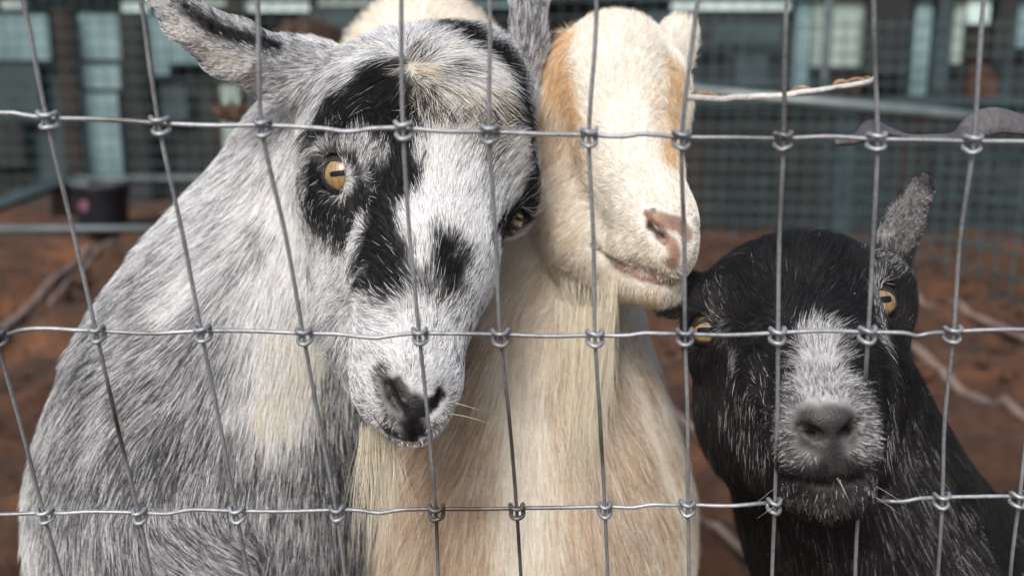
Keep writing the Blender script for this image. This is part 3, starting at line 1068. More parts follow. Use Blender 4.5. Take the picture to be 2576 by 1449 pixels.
# rest of the fence: up to 1.2 m, down to the ground, five more stays on each side
for c in range(-6, 0):
    for r_ in range(0, 5):
        node[(r_, c)] = node[(r_, 0)] + np.array([0.05 * c, 0.0006 * c * ((r_ + c) % 3 - 1)])
for c in range(NC, NC + 6):
    for r_ in range(0, 5):
        node[(r_, c)] = node[(r_, NC - 1)] + np.array([0.05 * (c - NC + 1), 0.0006 * ((r_ + c) % 3 - 1)])
C0, C1 = -6, NC + 5
for c in range(C0, C1 + 1):
    for r_ in range(-1, -5, -1):
        node[(r_, c)] = node[(r_ + 1, c)] + np.array([(node[(0, c)] - node[(1, c)])[0] * 0.4, 0.1])
    s4 = node[(4, c)][1]
    nlow = 5
    for r_ in range(5, 5 + nlow):
        node[(r_, c)] = np.array([node[(r_ - 1, c)][0] + (node[(4, c)] - node[(3, c)])[0] * 0.3, s4 + (S_GROUND + 0.012 - s4) * (r_ - 4) / nlow])
R0, R1 = -4, 9
kinks = {
    (1, 0): [(20, 284), (60, 289)], (1, 3): [(800, 322), (860, 330), (900, 329), (940, 323)], (1, 6): [(1560, 343), (1610, 337), (1650, 339)],
    (2, 0): [(60, 828), (120, 825), (190, 829)], (2, 3): [(850, 839), (910, 846), (950, 848), (1000, 841)], (2, 6): [(1570, 843), (1620, 837), (1670, 838)], (2, 9): [(2270, 836), (2305, 843), (2340, 837)],
    (3, 0): [(160, 1289), (230, 1285)], (3, 1): [(420, 1290), (480, 1280), (540, 1281)], (3, 3): [(900, 1281), (955, 1288), (1010, 1280)], (3, 6): [(1590, 1274), (1640, 1267), (1690, 1268)], (3, 9): [(2215, 1258), (2270, 1259), (2310, 1252)],
}
RW = 0.00112
fence = empty('wire_fence', (0, float(fp(0, S_GROUND)[1]), 0))
tag(fence, 'galvanised woven wire fence with clipped knots in front of all goats', 'fence')
gq = np.random.default_rng(3)
def fence_wire(name, path, r):
    V, F = tube(path, r, 10)
    o = mesh_obj(name, V, F, M_WIRE); reparent(o, fence)
for r_ in range(R0, R1 + 1):
    pts = []
    for c in range(C0, C1 + 1):
        u, s = node[(r_, c)]
        back = 0.0
        pts.append(fp(u, s) - FN * 0.0008)
        for kx, ky in kinks.get((r_, c), []):
            q = us(on_fence(kx, ky)); pts.append(fp(*q) + FN * 0.0006)
        if (r_, c) not in kinks and c < C1:
            n2 = node[(r_, c + 1)]; m_ = (node[(r_, c)] + n2) / 2
            pts.append(fp(m_[0], m_[1] + gq.normal(0, 0.0005)) + FN * gq.normal(0, 0.0008))
    path = crom(pts, 6)
    if r_ == 3:                                     # the black goat's chin hangs over this wire and pushes it back
        x0 = on_fence(2075, 1262)[0]
        path = path + unit(path - EYE) * (0.045 * np.exp(-((path[:, 0] - x0) / 0.026) ** 4))[:, None]
    fence_wire('line_wire', path, RW)
for c in range(C0, C1 + 1):
    pts = []
    for r_ in range(R0, R1 + 1):
        u, s = node[(r_, c)]
        pts.append(fp(u, s) + FN * 0.0019)
        if r_ < R1:
            n2 = node[(r_ + 1, c)]; m_ = (node[(r_, c)] + n2) / 2
            pts.append(fp(m_[0] + gq.normal(0, 0.0006), m_[1]) + FN * (0.0008 + gq.normal(0, 0.0007)))
    path = crom(pts, 6)
    if c == 9:                                      # bent aside by the black goat's muzzle
        pr = fp(*node[(3, 9)])
        zc = float(((P(2075, 1110, 0.53) - F0) @ FU))
        sv = (path - F0) @ FU
        path = path + unit(path - EYE) * (0.04 * np.exp(-((sv - zc) / 0.034) ** 4))[:, None]
    fence_wire('stay_wire', path, RW * 0.93)
# knots: a saddle over the stay above the line wire and a hook under it
def knot(c, r_):
    u, s = node[(r_, c)]
    up_n = node.get((r_ - 1, c), node[(r_, c)]) - node.get((r_ + 1, c), node[(r_, c)])
    a = math.atan2(up_n[0], max(up_n[1], 1e-3)) * 0.5
    ex = np.array([1.0, 0, 0]) * math.cos(a) - FU * math.sin(a); ey = FU * math.cos(a) + np.array([1.0, 0, 0]) * math.sin(a)
    o_ = fp(u, s)
    j = gq.normal(0, 0.00025, 8)
    wv = 0.0034 + j[0]
    up_path = [(-wv * 0.8, -0.0006, -0.0024), (-wv * 1.02, 0.0024, -0.0010), (-wv * 0.95, 0.0031 + j[1], 0.0016), (-wv * 0.45, 0.0027 + j[2], 0.0042), (wv * 0.45, 0.0026 + j[3], 0.0042), (wv * 0.97, 0.0031 + j[4], 0.0018), (wv * 1.02, 0.0024, -0.0010), (wv * 0.8, -0.0006, -0.0024)]
    dn_path = [(-wv * 0.8, -0.0004, -0.0026), (-wv * 0.98, -0.0029, -0.0012), (-wv * 0.92, -0.0032 + j[5], 0.0014), (-wv * 0.4, -0.0036 + j[6], 0.0041), (wv * 0.35, -0.0036 + j[7], 0.0042), (wv * 0.95, -0.0031, 0.0020), (wv * 1.05, -0.0025, -0.0004), (wv * 0.9, -0.0004, -0.0022)]
    parts = []
    for pth in (up_path, dn_path):
        q = crom([o_ + ex * x + ey * y + FN * z for x, y, z in pth], 4)
        parts.append(tube(q, 0.00122, 8))
    V, F = join(parts)
    o = mesh_obj('knot', V, F, M_WIRE); reparent(o, fence)
for c in range(C0 + 1, C1):
    for r_ in range(-1, 6):
        knot(c, r_)
# posts at the fence ends
M_POST = noise_mat('grey_fence_post', (0.09, 0.075, 0.06), (0.2, 0.175, 0.15), 9, 0.9, bump=0.5, bscale=30)
for ux in (fp(*node[(4, C0)])[0] - 0.05, fp(*node[(4, C1)])[0] + 0.05):
    path = [fp(ux, S_GROUND - 0.05) - FN * 0.05, fp(ux, S_GROUND + 0.6) - FN * 0.05, fp(ux, S_GROUND + 1.25) - FN * 0.05]
    V, F = tube(crom(path, 5), 0.045, 14)
    o = mesh_obj('post', V, F, M_POST); reparent(o, fence)

# ------------------------------------------------------------------ dry twig caught in the fence
def twig():
    m = noise_mat('bleached_twig', (0.36, 0.36, 0.35), (0.56, 0.55, 0.53), 60, 0.7, bump=0.4, bscale=300)
    mb = noise_mat('peeling_bark', (0.20, 0.11, 0.065), (0.42, 0.28, 0.19), 120, 0.85, bump=0.5, bscale=300)
    d = 0.478
    pts = [P(1722, 246, d), P(1790, 249, d), P(1870, 246, d), P(1970, 241, d + 0.004), P(2040, 231, d + 0.003), P(2100, 222, d), P(2160, 213, d - 0.004), P(2196, 200, d - 0.006), P(2203, 168, d - 0.005)]
    root = empty('dry_twig', tuple(pts[4])); tag(root, 'pale dry twig with peeling bark lodged across the upper right fence cells', 'twig')
    path = crom(pts, 7)
    path = path + np.stack([(vnoise(path, 160, s) - 0.5) * 0.0012 for s in (4, 5, 6)], -1)
    rr = 0.00145 * np.interp(np.linspace(0, 1, len(path)), [0, 0.5, 0.62, 0.8, 1], [1.15, 1.0, 0.75, 1.0, 0.45])
    V, F = tube(path, rr, 9); o = mesh_obj('stem', V, F, m); reparent(o, root)
    for a, b, w in ((0.02, 0.16, 0.0009), (0.40, 0.50, 0.0007), (0.60, 0.70, 0.0011), (0.66, 0.80, 0.0010), (0.74, 0.84, 0.0007)):
        i0, i1 = int(a * len(path)), int(b * len(path))
        seg = path[i0:i1 + 1] + UPV * 0.0012 - FWD * 0.0005
        seg = seg + np.stack([np.zeros(len(seg)), np.zeros(len(seg)), 0.0012 * np.sin(np.linspace(0, 3.1, len(seg)))], -1)
        V, F = tube(seg, w * np.sin(np.linspace(0.25, 2.9, len(seg))), 6); o = mesh_obj('bark_flake', V, F, mb); reparent(o, root)
twig()

# ------------------------------------------------------------------ rubber strap behind the upper right wire
def strap():
    m = noise_mat('dark_grey_rubber', (0.04, 0.038, 0.042), (0.095, 0.089, 0.094), 30, 0.55, bump=0.3, bscale=200)
    ctr = [(2100, 360, .480, 8, .2), (2160, 348, .484, 16, .5), (2195, 322, .488, 26, .6), (2235, 330, .490, 24, 1.0), (2290, 346, .492, 15, 1.3), (2350, 346, .494, 15, 1.2), (2410, 345, .496, 20, .8), (2455, 318, .500, 34, .35), (2510, 303, .504, 36, .25), (2580, 318, .510, 30, .5), (2680, 350, .52, 28, .9), (2800, 356, .53, 26, 1.2)]
    root = empty('rubber_strap', tuple(P(2350, 340, .494))); tag(root, 'twisted dark grey rubber strap lying along the upper right line wire', 'strap')
    c = crom([[*P(x, y, d), w * d / FPX, tw] for x, y, d, w, tw in ctr], 8)
    V, F = [], []
    tn = unit(np.gradient(c[:, :3], axis=0))
    n = 10
    for q, t in zip(c, tn):
        side = unit(np.cross(t, -FWD)); nor = np.cross(side, t)
        a = q[4]
        e1 = side * math.cos(a) + nor * math.sin(a); e2 = -side * math.sin(a) + nor * math.cos(a)
        for k in range(n):
            th = 2 * math.pi * k / n
            ct, st = math.cos(th), math.sin(th)
            V.append(q[:3] + e1 * q[3] * math.copysign(abs(ct) ** 0.5, ct) + e2 * 0.0014 * math.copysign(abs(st) ** 0.6, st))
    for i in range(len(c) - 1):
        for k in range(n):
            F.append((i * n + k, i * n + (k + 1) % n, (i + 1) * n + (k + 1) % n, (i + 1) * n + k))
    F.append(tuple(range(n))[::-1]); F.append(tuple((len(c) - 1) * n + k for k in range(n)))
    o = mesh_obj('band', V, F, m); reparent(o, root)
strap()

# ================================================================== goats
BL = (0.006, 0.006, 0.0075); DG = (0.095, 0.097, 0.112); WH = (0.81, 0.82, 0.835); CR = (0.72, 0.64, 0.49)

def grid_for(field, lo, hi, flo, fhi, fine=0.0019, coarse=0.007):
    return [axis_grid(lo[i], hi[i], flo[i], fhi[i], fine, coarse) for i in range(3)]

def head_box(pts, m=0.03):
    a = np.array(pts)
    return a.min(0) - m, a.max(0) + m

# ------------------------------------------------------------------ grey goat
def grey_goat():
    f = Field()
    # trunk, neck
    f.chain([(905, 330, .80, 180), (812, 480, .80, 212), (680, 760, .79, 290), (590, 1000, .79, 362), (545, 1250, .80, 392), (530, 1430, .82, 400)], k=0.045)
    chest = P(545, 1240, .84); hip = chest + np.array([0.10, 0.50, 0.0])
    f.bar(chest, hip, 0.118, 0.105, 0.05)
    legs(f, chest + np.array([0, -0.02, -0.06]), hip, 0.075, 0.05)
    # skull
    f.ell(P(1072, 300, .685), [RGT, UPV, FWD], (0.068, 0.058, 0.075), 0.03)
    f.ell(P(1195, 215, .715), [RGT, UPV, FWD], (0.034, 0.034, 0.05), 0.03)
    f.chain([(1080, 430, .655, 232), (1058, 680, .612, 162), (1030, 860, .588, 108), (1038, 975, .572, 86), (1038, 1040, .566, 58)], k=0.025)
    f.chain([(960, 560, .715, 175), (965, 790, .655, 146), (1000, 930, .618, 98), (1025, 1040, .594, 50)], k=0.025)
    f.bar(P(1030, 440, .70), P(880, 400, .80), 0.062, 0.055, 0.05)
    # orbits
    f.ell(P(862, 462, .672), [RGT, UPV, FWD], (0.026, 0.032, 0.030), 0.022)
    f.ell(P(1275, 490, .695), [RGT, UPV, FWD], (0.018, 0.026, 0.028), 0.022)
    f.bar(P(830, 385, .655), P(930, 370, .64), 0.012, 0.013, 0.02)
    # muzzle
    f.ell(P(960, 972, .585), [RGT, UPV, FWD], (0.0145, 0.020, 0.020), 0.012)
    f.ell(P(1088, 968, .585), [RGT, UPV, FWD], (0.0105, 0.020, 0.020), 0.012)
    f.ell(P(1042, 1000, .562), [RGT, UPV, FWD], (0.0150, 0.0165, 0.016), 0.010)
    f.ell(P(1036, 1056, .568), [RGT, UPV, FWD], (0.0115, 0.0110, 0.014), 0.010)
    # far ear rises beside the head, near ear points out to the left
    n1 = unit(-FWD * 0.95 + UPV * 0.25)
    f.chain([(815, 205, .715, 66), (690, 172, .69, 80), (580, 120, .67, 76), (470, 52, .655, 54), (362, -24, .645, 8)], k=0.006, squash=(n1, 0.26))
    f.chain([(680, 120, .656, 12), (560, 68, .640, 10), (450, 8, .628, 6)], k=0.016, squash=(n1, 0.4), cut=True)
    f.bar(P(790, 205, .72), P(870, 250, .71), 0.020, 0.030, 0.03)
    n2 = unit(RGT * 0.8 - FWD * 0.5)
    f.chain([(1322, 240, .735, 40), (1330, 100, .735, 60), (1330, -30, .74, 66), (1338, -150, .75, 48), (1345, -230, .76, 12)], k=0.012, squash=(n2, 0.45))
    # nostrils, mouth
    nl = f.hit([972, 985, 1008], [965, 1000, 1035]); nr_ = f.hit([1112, 1106, 1086], [975, 1010, 1040])
    for a, b, r in ((nl[0], nl[1], .0030), (nl[1], nl[2], .0034), (nr_[0], nr_[1], .0026), (nr_[1], nr_[2], .0030)):
        f.bar(a + FWD * .001, b + FWD * .001, r, r, 0.003, cut=True)
    mo = f.hit([912, 935, 965, 1000, 1035, 1065, 1095], [1010, 1045, 1075, 1098, 1108, 1098, 1065])
    for a, b in zip(mo[:-1], mo[1:]):
        f.bar(a, b, 0.0012, 0.0012, 0.003, cut=True)
    ph = f.hit([1040, 1040], [1060, 1106])
    f.bar(ph[0], ph[1], 0.0011, 0.0011, 0.002, cut=True)
    # eye sockets
    h1 = f.hit(843, 440); e1 = h1[0] - unit(f.normal(h1)[0] - FWD * .5) * 0.0098; N1 = f.normal(h1)[0]; e2 = f.hit(1290, 548)[0] + FWD * 0.012 - RGT * 0.005
    f.ell(e1, [RGT, UPV, FWD], (0.0150,) * 3, 0.004, cut=True)
    f.ell(e2, [RGT, UPV, FWD], (0.0125,) * 3, 0.004, cut=True)
    flo, fhi = head_box([P(370, -20, .645), P(760, 40, .62), P(1370, 1120, .55), P(760, 600, .70)], 0.02)
    xs, ys, zs = grid_for(f, (-0.48, 0.46, -0.01), (0.16, 1.62, 0.90), flo, fhi)
    V, F = f.polygonise(xs, ys, zs)
    #        black, dark grey, white, cream
    c = Coat(f, [BL, DG, WH, CR], [.10, .16, .72, .02], 0.64)
    S = c.stroke
    G_ = [.16, .30, .54, 0]; K_ = [.955, .038, .007, 0]; Wt = [.01, .03, .93, .03]; Lg = [.06, .18, .74, .02]; Md = [.14, .36, .50, 0]
    # body: grey streaks, paler throat band
    S([(450, 1150), (250, 1050), (520, 1350), (750, 1300)], 420, [.18, .43, .39, 0], .4, 1, .2)
    S([(350, 1180), (480, 1080)], 60, [.24, .54, .22, 0], .9)
    S([(300, 900), (220, 960)], 60, [.20, .52, .28, 0], .9)
    S([(560, 620), (620, 470)], 110, Lg, .7)
    S([(420, 760), (330, 860)], 100, [.12, .36, .52, 0], .7)
    S([(480, 700), (430, 780)], 40, Wt, .7, .9)
    S([(600, 850), (540, 1000)], 70, [.12, .42, .46, 0], .8, .9)
    S([(700, 560), (690, 760), (710, 900), (690, 1030)], 95, Wt, .6)
    S([(760, 850), (700, 1010)], 75, [.0, .02, .68, .30], .6)
    S([(850, 1120), (880, 1300), (850, 1450)], 80, [.28, .46, .26, 0], .6)
    S([(500, 1400), (620, 1440)], 90, [.2, .45, .35, 0], .6)
    S([(640, 560), (660, 620)], 22, Md, .8); S([(600, 660), (580, 700)], 20, Md, .8); S([(560, 560), (540, 600)], 18, G_, .8)
    # ear
    S([(760, 170), (600, 90), (470, 20)], 90, [.15, .38, .47, 0], .5)
    S([(690, 115), (600, 95), (520, 60), (420, 0)], 26, K_, .6)
    S([(640, 190), (540, 140), (450, 70)], 26, [.10, .30, .40, .20], .6)
    S([(1330, 250), (1335, 100), (1335, -60)], 80, [.16, .44, .40, 0], .5)
    # head base
    S([(900, 130), (1000, 90), (1120, 70)], 70, [.06, .16, .76, .02], .5)
    S([(830, 230), (800, 200)], 60, [.16, .30, .54, 0], .6)
    S([(1100, 55), (1170, 100), (1270, 150), (1300, 250)], 52, K_, .45, .98)
    S([(1120, 130), (1200, 165), (1250, 215), (1130, 175)], 56, [.02, .06, .74, .18], .6)
    S([(1100, 185), (1160, 165)], 22, [.30, .40, .30, 0], .8)
    S([(1040, 130), (1060, 150)], 26, [.20, .36, .40, .04], .8)
    S([(1290, 240), (1325, 330), (1340, 400), (1325, 470), (1310, 540), (1262, 620)], 54, K_, .45, .98)
    S([(1320, 230), (1345, 280)], 18, Lg, .7)
    # dark brow and cap
    S([(830, 275), (900, 250), (950, 190), (1000, 185)], 58, K_, .4)
    S([(810, 310), (900, 300), (980, 270), (990, 340)], 70, [.80, .10, .10, 0], .4)
    S([(1000, 235), (1060, 265), (1150, 290), (1250, 285)], 70, [.58, .14, .10, .18], .5)
    S([(1170, 255), (1240, 240)], 30, [.34, .12, .2, .34], .7)
    S([(925, 225), (985, 215), (1005, 255)], 46, K_, .6, .96, .8)
    S([(1038, 172), (1088, 186)], 20, [.06, .12, .20, .62], .7)
    S([(1130, 235), (1230, 225)], 26, [.06, .10, .44, .40], .7)
    S([(1270, 350), (1310, 420), (1290, 470)], 34, [.05, .1, .55, .30], .6)
    S([(1130, 350), (1220, 370), (1240, 420)], 40, [.26, .20, .34, .20], .7)
    # blaze
    S([(1090, 420), (1110, 520), (1090, 600)], 92, Wt, .45)
    S([(1180, 480), (1200, 560)], 70, Wt, .6)
    S([(1220, 480), (1230, 560)], 30, Lg, .7)
    # dark mark beside the eye, running down to the nose bridge
    S([(970, 340), (975, 420), (960, 480), (985, 450), (985, 350)], 72, K_, .35)
    S([(850, 290), (900, 310)], 60, K_, .5)
    S([(945, 500), (955, 560), (935, 620)], 48, K_, .4)
    S([(920, 620), (950, 660), (940, 705)], 58, K_, .55, 1, .8)
    S([(985, 630), (1012, 675), (985, 710)], 54, K_, .55, .97, .8)
    S([(1105, 630), (1128, 670), (1128, 705), (1098, 680)], 48, K_, .6, 1, .8)
    S([(1060, 680), (1080, 715)], 34, [.6, .12, .28, 0], .6)
    S([(1058, 600), (1060, 640)], 26, Wt, .6)
    # round the eye
    S([(800, 380), (830, 350), (900, 360), (950, 400)], 26, [.36, .14, .50, 0], .7)
    S([(900, 440), (910, 490)], 24, [.50, .12, .38, 0], .8)
    S([(785, 470), (800, 540), (850, 575), (885, 545)], 62, [.88, .08, .04, 0], .35)
    S([(790, 425), (792, 470), (815, 505), (855, 520), (890, 520), (905, 490)], 34, [.93, .05, .02, 0], .5)
    S([(800, 400), (825, 384), (860, 386), (890, 410), (902, 450)], 15, [.82, .10, .08, 0], .7)
    S([(770, 400), (765, 480)], 14, G_, .7)
    S([(905, 570), (890, 620)], 26, [.06, .12, .82, 0], .6)
    # cheek and muzzle
    S([(800, 680), (850, 740), (840, 820), (900, 840)], 75, [.06, .18, .75, .01], .5)
    S([(850, 880), (880, 930), (870, 900)], 26, [.26, .32, .42, 0], .7)
    S([(1180, 720), (1220, 650)], 24, [.10, .16, .70, .04], .7)
    S([(1240, 620), (1255, 580)], 14, K_, .7)
    S([(930, 880), (1000, 880), (1110, 880), (920, 980), (1130, 960)], 60, [.04, .14, .82, 0], .4)
    S([(960, 930), (975, 985), (1000, 1060), (970, 1080)], 20, [.55, .3, .15, 0], .8)
    S([(1000, 1085), (1060, 1085)], 20, [.5, .2, .3, 0], .8)
    S([(950, 1110), (1040, 1130), (1000, 1150)], 22, [0, .02, .5, .48], .5)
    B_ = c.strip
    B_([(990, 972), (1008, 1010), (1040, 1045)], 21, (.014, .0135, .0145), .3)
    B_([(1100, 992), (1078, 1022), (1042, 1048)], 19, (.014, .0135, .0145), .3)
    B_([(1042, 1022)], 31, (.014, .0135, .0145), .4)
    B_([(1035, 1050), (1040, 1080)], 28, (.010, .009, .011), .4)
    B_([(1000, 965), (1012, 985)], 17, (.014, .014, .015), .4)
    B_([(925, 1030), (965, 1075), (1000, 1098), (1035, 1108), (1075, 1092), (1095, 1065)], 6, (.012, .010, .010), .4)
    B_([(970, 962), (980, 1000), (1006, 1032)], 9, (.005, .004, .005), .5)
    B_([(1108, 985), (1102, 1012), (1085, 1035)], 7, (.005, .004, .005), .5)
    B_([(878, 500), (884, 520)], 13, (.020, .011, .009), .6)
    fl = c.flow
    fl([  # px, py, dx, dy, mm, lift
        (520, 600, -.7, .8, 17, .20), (600, 500, -.6, .8, 16, .22), (430, 720, -.8, .7, 17, .2), (300, 860, -.9, .6, 17, .2), (200, 1000, -.7, .8, 17, .2), (140, 1150, -.35, 1, 17, .2), (100, 1350, -.1, 1, 17, .2),
        (350, 1000, -.7, .8, 19, .16), (450, 1150, -.35, 1, 19, .16), (300, 1200, -.35, 1, 19, .16), (600, 950, -.35, 1, 20, .16), (700, 800, -.3, 1, 22, .16), (720, 1050, -.2, 1, 22, .16), (650, 1200, -.15, 1, 20, .16), (850, 1200, .0, 1, 20, .18), (880, 1380, .1, 1, 19, .18), (300, 1350, .15, 1, 17, .2), (430, 1370, .8, .7, 16, .2), (560, 1400, .8, .5, 14, .25), (700, 1400, -.2, 1, 16, .2), (600, 720, -.45, 1, 19, .18), (700, 450, -.4, 1, 16, .2), (720, 640, -.3, 1, 19, .18),
        # ear
        (680, 110, -.9, -.35, 5, .18), (560, 60, -.9, -.45, 5, .18), (440, 10, -.9, -.5, 4, .18), (660, 190, -.9, .05, 5.5, .2), (540, 140, -.9, -.1, 5, .2), (450, 70, -.9, -.3, 4, .2), (770, 160, -.9, .1, 10, .3), (780, 230, -.5, .8, 12, .3), (800, 270, -.4, 1, 16, .3),
        (1330, 150, 0, -1, 10, .3), (1330, 0, 0, -1, 10, .3), (1345, 260, .2, -.8, 12, .3),
        # top of head, long fringe
        (860, 130, -.6, -.6, 14, .35), (960, 90, -.4, -.9, 16, .4), (1080, 70, .1, -1, 16, .4), (1180, 90, .6, -.6, 16, .4), (1050, 140, .3, -.7, 14, .48), (1140, 160, 1, -.15, 16, .36), (1240, 190, .9, .3, 18, .4), (1000, 165, -.5, .5, 14, .46),
        (1075, 185, .3, .5, 11, .66), (1035, 240, -.25, 1, 11, .44), (1120, 240, .35, 1, 13, .42), (1200, 260, .3, 1, 13, .42), (950, 220, -.7, .6, 16, .4), (870, 270, -.6, .8, 14, .35), (960, 310, -.3, -1, 12, .35), (1060, 320, -.15, -.6, 14, .45), (1160, 330, .3, -.5, 14, .4), (1280, 330, .8, -.2, 14, .35), (1330, 420, .9, .0, 12, .35),
        # face
        (1090, 420, .0, -1, 11, .25), (1020, 430, -.3, -1, 9, .25), (1190, 440, .6, -1, 11, .25), (1100, 540, .0, -1, 11, .22), (1020, 560, -.4, -.9, 8, .22), (1180, 560, .5, -.9, 11, .22), (1250, 520, .8, -.6, 11, .25), (1080, 660, .0, -1, 12, .25), (960, 620, -.8, -.5, 10, .22), (1130, 700, .25, -1, 11, .25), (1000, 720, -.6, -.6, 9, .22), (1180, 680, .7, -.6, 9, .25), (1060, 800, -.05, -1, 8, .25), (960, 800, -.9, -.3, 8, .22), (1140, 800, .6, -.6, 8, .25), (1060, 880, 0, -1, 6, .25), (960, 900, -.8, -.5, 6, .25), (1110, 900, .6, -.7, 6, .25), (930, 980, -.6, -.5, 5, .25), (960, 1060, -.5, .6, 5, .3), (1040, 1080, 0, 1, 4, .3), (1120, 960, .7, -.5, 5, .3), (1110, 1050, .6, .5, 5, .3),
        (900, 640, -.6, .6, 10, .22), (850, 720, -.95, .15, 12, .22), (820, 800, -.8, .5, 13, .22), (870, 880, -.6, .8, 12, .25), (790, 620, -.8, .5, 12, .22), (800, 560, -.4, .8, 7, .2), (870, 560, .1, 1, 7, .22), (910, 480, .5, .6, 7, .25), (850, 370, .3, -.9, 8, .3), (920, 400, .4, -.8, 8, .3), (780, 420, -.6, .3, 9, .25), (960, 450, -.2, -1, 10, .25), (950, 540, -.5, -.6, 10, .22),
        (1000, 1140, -.2, 1, 10, .35),
    ])
    root = empty('goat', (float(chest[0]), float(chest[1]), 0))
    tag(root, 'grey and white goat with black face patches and a sideways ear', 'goat', 'goats in the pen')
    body, nr = body_object(root, V, F, c)
    for e, gz_, up_, r_, hw, tp, bt, tl in ((e1, unit(EYE - e1) * 1.0 + N1 * .35 - RGT * .05 + UPV * .04, UPV - RGT * .10, 0.0142, .82, .50, .62, R(-30)), (e2, unit(RGT * .8 - FWD * .5 - UPV * .1), UPV + RGT * .2, 0.0118, .8, .34, .36, 0)):
        make_eye(root, e, gz_, up_, r_, hw, tp, bt, tl, iris=.70, pupil=(.42, .12), pup_dy=.04)
    grow(root, V, F, nr, c, 260000, 0.000105, clump=.38, blend=.1, keepouts=((e1, 0.0140), (e2, 0.0122)), seed=11, patch=95, mott=.30)
    # beard under the chin, whiskers, lashes
    g = np.random.default_rng(31)
    n = 300
    st = np.array([P(x, y, d) for x, y, d in zip(g.uniform(905, 1000, n), g.uniform(1060, 1105, n), g.uniform(.600, .625, n))])
    dr = np.broadcast_to(SC(-.02, 1, .02), (n, 3)) + RGT[None] * g.normal(0, .045, n)[:, None]
    cols = np.array((.70, .65, .53)) * g.uniform(.75, 1.12, n)[:, None]
    tuft('beard', root, st, dr, np.clip(g.normal(.050, .024, n), .012, .11), cols, 0.00013, droop=.1, seed=8, spread=.09, wave=.08)
    wp = f.hit([905, 900, 912, 925, 1120, 1128, 940, 960], [1010, 1040, 1050, 1075, 1010, 1040, 1100, 1110])
    wd = np.array([SC(-1, .05, -.2), SC(-1, .0, -.1), SC(-1, .3, -.2), SC(-.8, .5, -.2), SC(1, .0, -.2), SC(1, .15, -.2), SC(-.5, .9, 0), SC(-.3, 1, 0)])
    tuft('whiskers', root, wp, wd, np.array([.022, .024, .026, .024, .02, .022, .02, .022]), np.tile((.62, .56, .42), (8, 1)), 0.00014, droop=.1, seed=4, spread=.08)
    ls = f.hit([812 + 9 * k for k in range(7)], [398 + .72 * k * k for k in range(7)])
    tuft('eyelashes', root, ls, np.tile(SC(-.1, .8, -.5), (7, 1)), np.full(7, .0065), np.tile((.5, .44, .36), (7, 1)), 0.00011, droop=.2, seed=6, spread=.2)
    return root
grey_goat()

